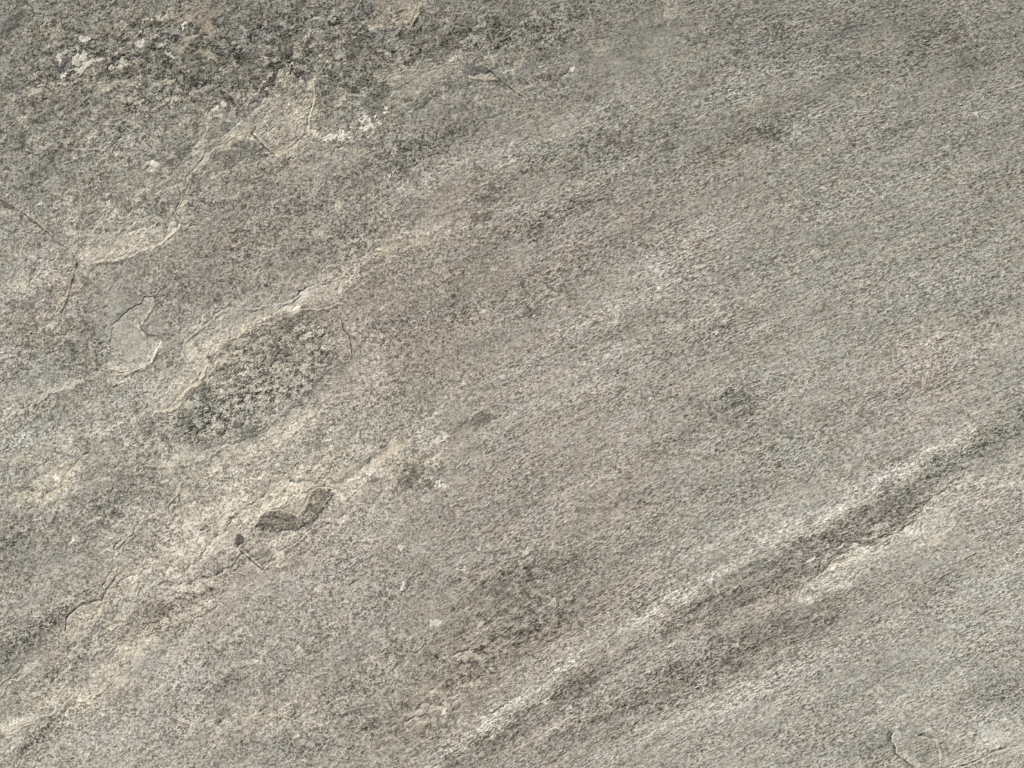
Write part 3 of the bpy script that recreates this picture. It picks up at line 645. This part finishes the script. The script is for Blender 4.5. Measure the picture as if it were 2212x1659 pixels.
ledge(lo([(1090, 440), (1060, 510), (1005, 600), (900, 640), (860, 650), (800, 735), (700, 830)]), 3.0, 26, -1)
ledge(lo([(60, 470), (170, 500), (260, 520), (380, 465), (395, 390), (450, 320), (520, 285)]), 4.2, 20, -1, rgb(202, 190, 166))
ledge(lo([(1965, 640), (1830, 745), (1720, 835), (1630, 925), (1580, 955)]), 2.4, 14, -1)
ledge(lo([(2320, 240), (2200, 335), (2100, 400), (1990, 470)]), 5.0, 20, 1, rgb(206, 194, 170))
ledge(lo([(625, 1175), (545, 1260), (430, 1355)]), 2.6, 14, -1)
ledge(lo([(960, 1320), (1040, 1282), (1180, 1235), (1270, 1175)]), 2.4, 14, 1, rgb(196, 188, 162))
ledge(lo([(700, 1510), (790, 1450), (812, 1385)]), 3.0, 16, 1, rgb(204, 197, 172))
ledge(lo([(1480, 190), (1400, 215), (1290, 240), (1180, 300), (1080, 330), (880, 330)]), 2.6, 16, -1)
ledge(lo([(700, 830), (690, 900), (640, 1040), (610, 1130)]), 1.8, 0, 1)
ledge([(20, 1585), (50, 1570), (78, 1550), (110, 1540), (160, 1505)], 2.8, 16, 1)
ledge([(0, 1500), (40, 1462), (80, 1440)], 1.8, 10, 1)
ledge([(2, 905), (40, 890), (80, 872), (100, 845), (150, 838)], 2.2, 10, 1)
ledge([(1474 + 1120 / 3., 1106 + 165 / 3.), (1474 + 1330 / 3., 1106 + 145 / 3.), (1474 + 1500 / 3., 1106 + 150 / 3.), (1474 + 1540 / 3., 1106 + 80 / 3.)], 2.4, 12, 1, rgb(204, 198, 182))
ledge([(1474 + 760 / 3., 1106 + 520 / 3.), (1474 + 900 / 3., 1106 + 390 / 3.), (1474 + 1000 / 3., 1106 + 290 / 3.), (1474 + 1180 / 3., 1106 + 200 / 3.)], 2.0, 20, -1, rgb(200, 194, 178))
ledge([(1924, 1584), (1922, 1600), (1932, 1614), (1931, 1628), (1952, 1644), (1976, 1664)], 3.6, 12, 1, rgb(204, 200, 184), k=1.0)
ledge([(1974, 1583), (1998, 1589), (2022, 1600), (2026, 1618), (2030, 1648)], 2.4, 0, -1, rgb(200, 195, 178), k=1.0)
ledge([(2066, 1656), (2100, 1645), (2130, 1632), (2146, 1621), (2172, 1612), (2220, 1600)], 2.6, 16, 1, rgb(204, 201, 188), k=1.0)
ledge([(586, 1101), (602, 1099), (620, 1109), (640, 1111), (656, 1098), (668, 1080), (672, 1062), (690, 1051), (712, 1053)], 2.2, 0, -1, rgb(198, 188, 168), k=.7)
ledge([(512, 1180), (524, 1190), (540, 1203), (556, 1216), (566, 1228)], 3.0, 8, -1, rgb(208, 202, 186), k=.5)
ledge([(560, 1545), (590, 1540), (610, 1548), (650, 1560)], 2.4, 0, 1)
for a_ in ((905, 1395, 60), (870, 1440, 50), (960, 1500, 60), (930, 1530, 50), (1000, 1475, 40), (900, 1560, 60), (1060, 1545, 40), (1010, 1410, 40)):
    x, y, L_ = a_
    pts_ = [(x - L_ / 2 + L_ * t + 6 * math.sin(9 * t + x), y + 9 * math.sin(5 * t + y) - 8 * t) for t in (0, .25, .5, .75, 1)]
    ledge(pts_, 2.2, 9, 1 if x % 2 else -1, rgb(196, 188, 170))
# white mineral crumbs
def crumbs(pts, wd, seed, thr, label, col=WHITE, fine=9):
    s, m = stroke(pts, wd, .6, 2.6)
    m = m * np.clip(.75 + .8 * fbm(U[s] / 30, V[s] / 20, seed + 5, 2), 0, 1)
    n = fbm((U[s] + w1[s]) / fine, (V[s] + w2[s]) / fine, seed, 3) + .9 * m
    mm = sst(n, thr - .14, thr + .06) * (m > .05)
    mix(s, mm, col, .85); H[s] += mm * 1.8
    part('mineral_vein', label, s, np.maximum(m, 0))
crumbs([(676, 300), (712, 290), (745, 284), (775, 272), (800, 258), (836, 238)], [12, 18, 15, 20, 19, 12], 1301, .80, 'crumbly chain of white mineral grains', rgb(226, 223, 211), 11)
crumbs([(600, 154), (625, 162), (650, 162)], [6, 7, 5], 1302, .75, 'short whitish mineral streak on the tan flake', rgb(192, 184, 166))
crumbs([(540, 286), (560, 284), (583, 288), (572, 300)], [6, 10, 10, 5], 1303, .8, 'white mineral crust at the flake corner', rgb(204, 200, 186))

# veins with a course one can follow, and flake rims painted as lit
CR = rgb(198, 188, 168)
vein_or_lit_rim([(377, 32), (400, 29), (418, 34), (437, 45), (450, 60)], [4, 6, 7, 9, 6], rgb(178, 164, 144), .8)
vein_or_lit_rim([(368, 98), (385, 84), (402, 74), (415, 70)], [5, 8, 7, 3], rgb(180, 168, 148), .8)
vein_or_lit_rim([(425, 104), (442, 110), (460, 120)], [5, 6, 3], rgb(176, 170, 146), .8)
vein_or_lit_rim([(418, 10), (440, 6), (462, 12)], [10, 12, 6], rgb(158, 140, 124), .6)
vein_or_lit_rim([(212, 196), (222, 186), (240, 174), (262, 168)], [2, 3, 5, 3], CR, .65)
vein_or_lit_rim([(330, 176), (345, 174), (357, 168)], [2, 4, 4], rgb(196, 190, 172), .85)
vein_or_lit_rim([(676, 158), (668, 170), (664, 176), (675, 190), (674, 215), (668, 240), (661, 262), (660, 285)], [4, 4, 4, 2.6, 2.4, 2.6, 2, 2], rgb(206, 200, 180), .85, .5)  # lit right rim of the tan flake, painted bright
crack([(677, 175), (677, 192), (677, 216), (671, 240), (664, 264)], 1.0, 3, 0, 1, .4, .55)
vein_or_lit_rim([(445, 245), (433, 275), (428, 292), (419, 311)], [6, 5, 4, 3], rgb(196, 188, 170), .75, .7)
vein_or_lit_rim([(436, 330), (424, 353), (402, 382), (396, 408), (388, 438), (376, 462)], [8, 6, 4, 2.6, 3, 3], rgb(190, 180, 160), .75, .7)
crack([(438, 272), (430, 292)], 1.4, 3, 0); crack([(408, 382), (396, 410), (390, 436), (376, 468)], 1.4, 4, 0, 1, .5, .7)
vein_or_lit_rim([(375, 268), (392, 278), (412, 288)], [2.4, 2, 2], CR, .6)
vein_or_lit_rim([(540, 284), (520, 292), (500, 300), (470, 310), (445, 325)], [2, 3, 4, 5, 4], rgb(176, 164, 144), .6)
crack(o(0, 0, [(1612, 848), (1655, 893), (1700, 938), (1738, 968), (1768, 992)]), 1.7, 5, .7, -1, .2, .85)
vein_or_lit_rim(o(0, 0, [(1770, 990), (1810, 960), (1880, 930), (1950, 905)]), [4, 4, 3, 2], rgb(190, 180, 158), .7)
crack(o(0, 0, [(-20, 1290), (40, 1320), (100, 1350), (150, 1390), (205, 1435), (290, 1500), (345, 1548), (400, 1592)]), 1.8, 5, .55, -1, .45, .85)
vein_or_lit_rim([(-5, 456), (18, 456), (36, 456)], [4, 4, 2], CR, .7)
speck(12, 441, 14, 6, -15, DARK, .6, up=-1.5)
speck(517, 1168, 10, 12, 10, rgb(92, 87, 78), .85, up=-1.6, k=.8)
vein_or_lit_rim(o(0, 0, [(1150, 1478), (1100, 1520), (1050, 1555)]), [4, 8, 5], rgb(212, 204, 186), .8)  # lit lower-right edge of the long cream flake, painted in
crack(o(0, 0, [(1155, 1490), (1100, 1530), (1060, 1560), (1035, 1590)]), 1.2, 4, 0)
crack(o(738, 0, [(485, 80), (455, 125), (430, 170)]), 1.5, 5, .5, 1, .3)
vein_or_lit_rim(o(738, 0, [(800, 450), (850, 475), (930, 490), (1000, 490)]), [2, 3, 3.5, 3], CR, .75)
crack(o(738, 0, [(925, 405), (960, 445), (1000, 475), (1050, 520), (1100, 560), (1140, 590), (1185, 615)]), [2.2, 2.6, 3, 2.6, 2, 1.6, 1.2], 5, .6, -1, .5, .8)
vein_or_lit_rim(o(738, 0, [(880, 600), (870, 640), (900, 670), (930, 640), (890, 600)]), 1.8, CR, .6)
vein_or_lit_rim(o(738, 0, [(1110, 400), (1105, 440), (1115, 465)]), 2, CR, .6)
vein_or_lit_rim(o(738, 0, [(1290, 80), (1240, 40)]), 3, CR, .4)
crack(o(0, 553, [(492, 35), (482, 90), (458, 170), (440, 240), (415, 320), (392, 370)]), [1.3, 1.6, 2, 2.2, 1.6, 1], 5, 0, 1, .5, .85)
vein_or_lit_rim(o(0, 553, [(480, 150), (500, 160), (520, 190)]), 2.2, CR, .6)
vein_or_lit_rim(o(0, 553, [(1030, 565), (1020, 600), (1000, 630), (985, 680)]), [5, 6, 3, 2.4], rgb(220, 214, 198), .9, .4)  # lit lip of the fan-shaped flake, painted bright
vein_or_lit_rim(o(0, 553, [(935, 540), (930, 590), (960, 610)]), [3, 4, 2], rgb(196, 190, 174), .7)
crack(o(0, 553, [(905, 425), (925, 480), (960, 505), (1020, 522)]), 1.6, 4, 0); crack(o(0, 553, [(1040, 575), (1010, 650), (990, 695), (940, 715), (880, 745)]), 1.0, 3, 0, 1, .4, .6)  # shadow at the fan-shaped flake's notch and right edge, painted dark
crack(o(0, 553, [(680, 725), (740, 738), (800, 752)]), 1.3, 4, 0, 1, .4, .6)  # shadow below the same flake, painted dark
vein_or_lit_rim(o(0, 553, [(238, 945), (270, 905), (300, 880), (370, 860), (455, 852), (480, 825), (530, 808)]), [1.5, 2.4, 3, 2.2, 4, 3, 3], rgb(200, 196, 182), .85, .6)
crack(o(0, 553, [(752, 822), (715, 865), (680, 915)]), 1.2, 4, 0)
vein_or_lit_rim(o(0, 553, [(1190, 540), (1210, 590), (1235, 635), (1205, 690)]), [3, 5, 4, 2], rgb(200, 193, 175), .75)
vein_or_lit_rim(o(0, 553, [(1240, 560), (1270, 610), (1320, 640), (1338, 700), (1325, 770), (1270, 832)]), [5, 3, 3, 3.4, 3, 3], rgb(202, 194, 172), .8, .6)  # lit right edge of the curving flake, painted pale
vein_or_lit_rim(o(0, 553, [(1420, 440), (1410, 400), (1440, 370), (1540, 345)]), [4, 3, 2, 3], rgb(196, 186, 168), .65)
crack(o(0, 553, [(1345, 720), (1330, 780), (1285, 825)]), 1.2, 3, 0)
vein_or_lit_rim(o(0, 553, [(1780, 330), (1850, 320), (1900, 300), (1960, 260), (2050, 200)]), [6, 9, 8, 8, 7], rgb(204, 198, 186), .65)
vein_or_lit_rim(o(0, 553, [(1170, 900), (1150, 990), (1050, 1005)]), [2, 3, 3], CR, .6)
crack(o(0, 553, [(1810, 660), (1850, 682), (1990, 682)]), 1.1, 3, 0, 1, .4, .6)
crack([(736, 690), (741, 712), (752, 722), (757, 742), (758, 760), (756, 776)], [1, 1.4, 1.6, 1.8, 1.4, 1], 4, .35, 1, .25, .8)
crack([(755, 780), (735, 786), (712, 797), (703, 806)], 1.0, 3, 0, 1, .4, .6)
vein_or_lit_rim(o(0, 553, [(150, 680), (230, 670), (330, 650), (380, 610)]), 1.8, CR, .5)
vein_or_lit_rim(o(0, 553, [(300, 1560), (360, 1530), (400, 1490), (410, 1430), (350, 1380)]), [3, 4, 3, 3, 5], rgb(198, 184, 160), .6)
vein_or_lit_rim(o(0, 553, [(420, 1395), (470, 1340), (530, 1300)]), 4, rgb(188, 178, 156), .6)
crack(o(0, 553, [(1090, 1655), (1096, 1605), (1115, 1580), (1160, 1545)]), 1.4, 4, .5, -1, .4)
vein_or_lit_rim(o(0, 553, [(1170, 1480), (1160, 1530), (1190, 1540)]), 2.6, CR, .6)
vein_or_lit_rim([(560, 1102), (568, 1080), (582, 1058), (612, 1042)], [2, 3, 3, 3], CR, .6)
vein_or_lit_rim([(650, 1038), (680, 1040), (704, 1048)], [3, 4, 4], rgb(200, 192, 172), .7)  # lit top rim of the oval flake, painted pale
vein_or_lit_rim([(500, 1160), (522, 1120), (560, 1070), (585, 1048)], 7, rgb(184, 176, 158), .4)
crack(o(0, 1106, [(1540, 235), (1580, 270), (1625, 310), (1665, 342), (1705, 372)]), 1.6, 5, .8, 1, .15, .85, 3.2)
crack(o(0, 1106, [(872, 100), (862, 140), (830, 165), (790, 212)]), 1.2, 4, .4, -1, .4)
crack(o(0, 1106, [(745, 415), (700, 480), (672, 530), (655, 568), (600, 572), (530, 592), (475, 635), (430, 690), (415, 760)]), [1.2, 1.6, 2, 1.6, 2, 2.2, 2, 1.4, 1.2], 4.5, .4, -1, .5)
crack(o(0, 1106, [(135, 980), (110, 1030), (60, 1080), (-10, 1135)]), 1.2, 4, 0)
crack(o(0, 1106, [(725, 1105), (690, 1150), (640, 1185)]), 1.0, 3, 0, 1, .4, .6)
vein_or_lit_rim(o(0, 1106, [(655, 640), (610, 700), (540, 770), (455, 832)]), [4, 2.6, 3, 3], rgb(196, 188, 168), .7)
vein_or_lit_rim(o(0, 1106, [(870, 880), (865, 910), (830, 950), (790, 970)]), [2, 3, 3.4, 3], rgb(204, 198, 174), .7)
vein_or_lit_rim(o(0, 1106, [(60, 1400), (110, 1390), (170, 1345), (240, 1315)]), [3, 3, 3, 4], rgb(206, 198, 178), .75)
vein_or_lit_rim(o(0, 1106, [(700, 755), (740, 735), (800, 715)]), 2.4, CR, .65)
vein_or_lit_rim(o(0, 1106, [(330, 1540), (400, 1470), (450, 1440)]), 3, CR, .4)
vein_or_lit_rim(o(0, 1106, [(1580, 1320), (1620, 1300), (1680, 1340), (1750, 1360)]), [3, 3, 3, 2], rgb(198, 188, 166), .65)
vein_or_lit_rim(o(0, 1106, [(1180, 400), (1210, 380), (1240, 430)]), 2.6, CR, .5)
vein_or_lit_rim(o(738, 553, [(-30, 1425), (40, 1395), (110, 1350), (180, 1335), (260, 1290), (340, 1240), (400, 1190)]), [6, 9, 6, 6, 9, 6, 8], rgb(194, 180, 156), .6)
vein_or_lit_rim(o(738, 553, [(290, 0), (300, 60), (290, 130), (300, 200)]), [3, 3, 2.4, 2.4], rgb(188, 180, 158), .5)
vein_or_lit_rim(o(738, 553, [(850, 1020), (880, 995), (950, 965), (1000, 1020), (1050, 1010)]), [1.6, 2, 2.4, 4, 2], CR, .6)
vein_or_lit_rim(o(738, 553, [(580, 1215), (610, 1190), (650, 1160)]), [3, 3.6, 4], rgb(214, 208, 190), .8)
vein_or_lit_rim(o(738, 553, [(640, 1300), (700, 1290), (760, 1330)]), 2, CR, .55)
vein_or_lit_rim(o(738, 553, [(760, 1180), (785, 1220), (750, 1250)]), 2.2, CR, .6)
vein_or_lit_rim(o(738, 553, [(1110, 300), (1130, 340), (1170, 380)]), 2.2, CR, .5)
vein_or_lit_rim(o(738, 0, [(250, 1650), (330, 1600), (420, 1600), (520, 1560), (580, 1540)]), [4, 6, 4, 4, 3], rgb(186, 174, 148), .5)
vein_or_lit_rim(o(738, 0, [(0, 1040), (80, 1000), (150, 965), (200, 950)]), [3, 4, 4, 3], rgb(190, 178, 154), .6)
vein_or_lit_rim(o(738, 0, [(80, 1300), (60, 1250), (100, 1215)]), [4, 4, 3], rgb(186, 172, 148), .5)
vein_or_lit_rim([(612, 372), (622, 352), (645, 350), (652, 366)], 3, rgb(184, 172, 146), .5)
vein_or_lit_rim([(880, 1650), (905, 1630), (935, 1612), (975, 1590)], 2, CR, .3)
crack(o(1474, 1106, [(1350, 1430), (1345, 1480), (1375, 1520), (1370, 1560), (1430, 1610), (1500, 1665)]), [1.2, 1.6, 2.2, 2.4, 2.2, 2], 5, .75, -1, .7, .85, 4)
vein_or_lit_rim(o(1474, 1106, [(1440, 1590), (1500, 1615), (1530, 1640)]), [4, 5, 3], rgb(200, 198, 184), .7)
vein_or_lit_rim(o(1474, 1106, [(1500, 1430), (1570, 1450), (1645, 1480), (1655, 1530), (1665, 1620)]), [2, 2.4, 3.4, 3, 2], rgb(196, 192, 176), .7)
crack(o(1474, 1106, [(1610, 1480), (1640, 1490), (1645, 1530)]), 1.2, 3, 0)
crack(o(1474, 1106, [(1780, 1650), (1880, 1615), (1970, 1575), (2010, 1545), (2090, 1520), (2230, 1490)]), [1, 1.4, 1.6, 1.4, 1.2, 1], 4, .6, 1, .4, .8, 3.4)
vein_or_lit_rim(o(1474, 1106, [(1840, 1610), (1930, 1590), (1990, 1560)]), 2.4, rgb(198, 194, 180), .6)
vein_or_lit_rim(o(1474, 1106, [(2100, 1530), (2170, 1520), (2230, 1500)]), 6, rgb(196, 192, 178), .6)
vein_or_lit_rim(o(1474, 1106, [(1940, 1390), (1970, 1420), (2040, 1440), (2090, 1470)]), [5, 8, 9, 6], rgb(204, 204, 194), .6)
for p in ([(1915, 685), (1945, 655), (1975, 640)], [(1990, 915), (2020, 890), (2055, 872)], [(1900, 735), (1930, 710)], [(1975, 970), (2000, 955)],
          [(1640, 470), (1680, 430), (1740, 400)], [(1790, 320), (1850, 295), (1900, 275)], [(920, 250), (1000, 215), (1080, 170), (1180, 140)],
          [(880, 380), (890, 340)], [(1300, 230), (1340, 190)], [(1560, 185), (1545, 100)], [(600, 215), (690, 190)], [(1500, 1450), (1560, 1430)]):
    crack(o(1474, 1106, p), 1.1, 3, 0, 1, .5, .6)
for p in ([(1560, 880), (1640, 850), (1720, 810)], [(1580, 860), (1700, 790)], [(600, 780), (680, 760)], [(2080, 60), (2150, 20)], [(850, 660), (930, 680)]):
    crack(o(1474, 553, p), 1.0, 2.5, 0, 1, .5, .5)
crack(o(738, 1106, [(1290, 890), (1275, 940), (1290, 1000)]), 1.0, 3, 0, 1, .6, .5)
crack(o(738, 1106, [(1300, 1100), (1280, 1180)]), 1.2, 3, 0, 1, .6, .5)
crack(o(738, 1106, [(375, 545), (400, 510), (480, 420), (540, 390)]), 1.0, 3, 0, 1, .6, .5)
for i in range(90):                                     # short hairline breaks along the grain
    x = rs.uniform(0, 2212); y = rs.uniform(0, 1659)
    a = R(17 + 18 * (y / FH) + 14 * rs.randn()); L = rs.uniform(8, 26)
    crack([(x, y), (x + L * math.cos(a) * .5, y - L * math.sin(a) * .5 + rs.uniform(-2, 2)), (x + L * math.cos(a), y - L * math.sin(a))], rs.uniform(.8, 1.3), 2.5, 0, 1, .9, rs.uniform(.3, .65))

fine = perlin(Qq / 4.6 + 31, Pp / 3.1, 1401) * .6 + perlin(U / 3.4, V / 3.2, 1402) * .6 + perlin((U + w2) / 8, (V + w1) / 6, 1403) * .5
C += (np.tanh(fine * 1.3) * 13.0 / 255)[..., None]
H += fine * .22
# gentle dome added to darken the upper part, which leans away from the light
H -= .5 * .085 / 950 * np.clip(950 - V, 0, 1400) ** 2 - .5 * .02 / 950 * 0
Lm = C.mean(-1, keepdims=True)
neutral = np.array([1.044, 1.007, .942], np.float32)
C = Lm * (neutral + (C / np.maximum(Lm, .05) - neutral) * .66)       # the whole stone is nearly one colour
C = np.clip(C, .16, .92)

# ------------------------------------------------------------------ preview without Blender
def srgb2lin(c):
    return np.where(c <= 0.04045, c / 12.92, ((c + 0.055) / 1.055) ** 2.4)

if bpy is None:
    import OpenImageIO as oiio
    gy, gx = np.gradient(H, YS, XS)
    n = np.stack([-gx, -gy, np.ones_like(gx)], -1); n /= np.linalg.norm(n, axis=-1, keepdims=True)
    Ld = np.array([.52, .47, .73]); Ld /= np.linalg.norm(Ld)
    sh = .4 + .6 * np.clip((n @ Ld) / Ld[2], 0, 3)
    lin = srgb2lin(C) * sh[..., None]
    out = np.where(lin < .0031308, lin * 12.92, 1.055 * np.clip(lin, 0, 1) ** (1 / 2.4) - .055)
    i0, i1 = np.searchsorted(YS, [0, FH]); j0, j1 = np.searchsorted(XS, [0, FW])
    out = np.ascontiguousarray(out[i0:i1, j0:j1].astype(np.float32))
    sp = oiio.ImageSpec(out.shape[1], out.shape[0], 3, 'uint8')
    im = oiio.ImageOutput.create('/workdir/prev.png'); im.open('/workdir/prev.png', sp); im.write_image(out); im.close()
    print('mean', out.reshape(-1, 3).mean(0) * 255, 'std', out.std() * 255, out.shape, NX * NY)
    sys.exit()

# ------------------------------------------------------------------ material
def stone_material(name):
    mat = bpy.data.materials.new(name); mat.use_nodes = True
    t = mat.node_tree; t.nodes.clear(); L = t.links
    out = t.nodes.new('ShaderNodeOutputMaterial'); bs = t.nodes.new('ShaderNodeBsdfPrincipled')
    at = t.nodes.new('ShaderNodeAttribute'); at.attribute_name = 'mineral'
    tc = t.nodes.new('ShaderNodeTexCoord')
    def noise(scale, detail, rough):
        nn = t.nodes.new('ShaderNodeTexNoise'); nn.inputs['Scale'].default_value = scale
        nn.inputs['Detail'].default_value = detail; nn.inputs['Roughness'].default_value = rough
        L.new(tc.outputs['Object'], nn.inputs['Vector']); return nn
    n1 = noise(430, 3, .6)
    mr = t.nodes.new('ShaderNodeMapRange'); mr.inputs[1].default_value = .3; mr.inputs[2].default_value = .7
    mr.inputs[3].default_value = .86; mr.inputs[4].default_value = 1.14
    L.new(n1.outputs[0], mr.inputs[0])
    mul = t.nodes.new('ShaderNodeVectorMath'); mul.operation = 'SCALE'
    L.new(at.outputs['Color'], mul.inputs[0]); L.new(mr.outputs[0], mul.inputs['Scale'])
    L.new(mul.outputs[0], bs.inputs['Base Color'])
    bs.inputs['Roughness'].default_value = .82
    bs.inputs['Specular IOR Level'].default_value = .25
    bp = t.nodes.new('ShaderNodeBump'); bp.inputs['Strength'].default_value = .35; bp.inputs['Distance'].default_value = .0005
    n2 = noise(700, 2, .6)
    L.new(n2.outputs[0], bp.inputs['Height']); L.new(bp.outputs[0], bs.inputs['Normal'])
    L.new(bs.outputs[0], out.inputs[0])
    return mat
stone = stone_material('weathered_stone')

# ------------------------------------------------------------------ meshes: one per part, cut from the same relief
LINC = srgb2lin(C).astype(np.float32)
X = ((U - FW / 2) * SC).astype(np.float32); Y = (-(V - FH / 2) * SC).astype(np.float32); Z = (H * SC).astype(np.float32)
fp = np.maximum(np.maximum(PART[:-1, :-1], PART[1:, :-1]), np.maximum(PART[:-1, 1:], PART[1:, 1:]))
vid = np.arange(NX * NY, dtype=np.int64).reshape(NY, NX)
quads = np.stack([vid[1:, :-1], vid[1:, 1:], vid[:-1, 1:], vid[:-1, :-1]], -1)
# true normals of the whole relief, so that the parts meet without a visible seam
gy, gx = np.gradient(H, YS, XS)
NRM = np.stack([-gx, gy, np.ones_like(gx)], -1); NRM /= np.linalg.norm(NRM, axis=-1, keepdims=True)
XYZ = np.stack([X, Y, Z], -1).reshape(-1, 3); COL = LINC.reshape(-1, 3); NRM = NRM.reshape(-1, 3).astype(np.float32)

def build(name, q, parent=None, skirt=False):
    used, inv = np.unique(q.reshape(-1), return_inverse=True)
    co_, cl, nr = XYZ[used], COL[used], NRM[used]
    loops = inv.reshape(-1).astype(np.int32)
    if skirt:                                           # the sides and underside of the slab
        ring = np.concatenate([vid[0, :], vid[1:, -1], vid[-1, -2::-1], vid[-2:0:-1, 0]])
        idx = np.searchsorted(used, ring); n = len(ring); base = len(co_)
        low = co_[idx].copy(); low[:, 2] = -.06
        co_ = np.concatenate([co_, low]); cl = np.concatenate([cl, cl[idx] * .9])
        nr = np.concatenate([nr, nr[idx]])
        k = np.arange(n); k2 = (k + 1) % n
        sq = np.stack([idx[k], base + k, base + k2, idx[k2]], -1)[:, ::-1]
        loops = np.concatenate([loops, sq.reshape(-1).astype(np.int32)])
    nf = len(loops) // 4
    me = bpy.data.meshes.new(name)
    me.vertices.add(len(co_)); me.vertices.foreach_set('co', co_.astype(np.float32).reshape(-1))
    me.loops.add(len(loops)); me.loops.foreach_set('vertex_index', loops)
    me.polygons.add(nf); me.polygons.foreach_set('loop_start', (np.arange(nf) * 4).astype(np.int32))
    me.update(calc_edges=True)
    me.polygons.foreach_set('use_smooth', np.ones(nf, bool))
    a = me.attributes.new('mineral', 'FLOAT_COLOR', 'POINT')
    a.data.foreach_set('color', np.concatenate([cl, np.ones((len(cl), 1), np.float32)], 1).astype(np.float32).reshape(-1))
    if not skirt:
        me.normals_split_custom_set_from_vertices(nr.tolist())
    me.materials.append(stone)
    ob = bpy.data.objects.new(name, me); scn.collection.objects.link(ob)
    if parent: ob.parent = parent
    return ob
root = build('stone', quads[fp == 0], skirt=True)
root['label'] = 'rough grey-beige stone with diagonal grain, pale flakes, fine cracks and a dark seam'
root['kind'] = 'thing'
root['category'] = 'stone'
for k in range(1, len(PARTS)):
    q = quads[fp == k]
    if len(q) < 12: continue
    ob = build(PARTS[k][0], q, root)
    if PARTS[k][1]: ob['label'] = PARTS[k][1]
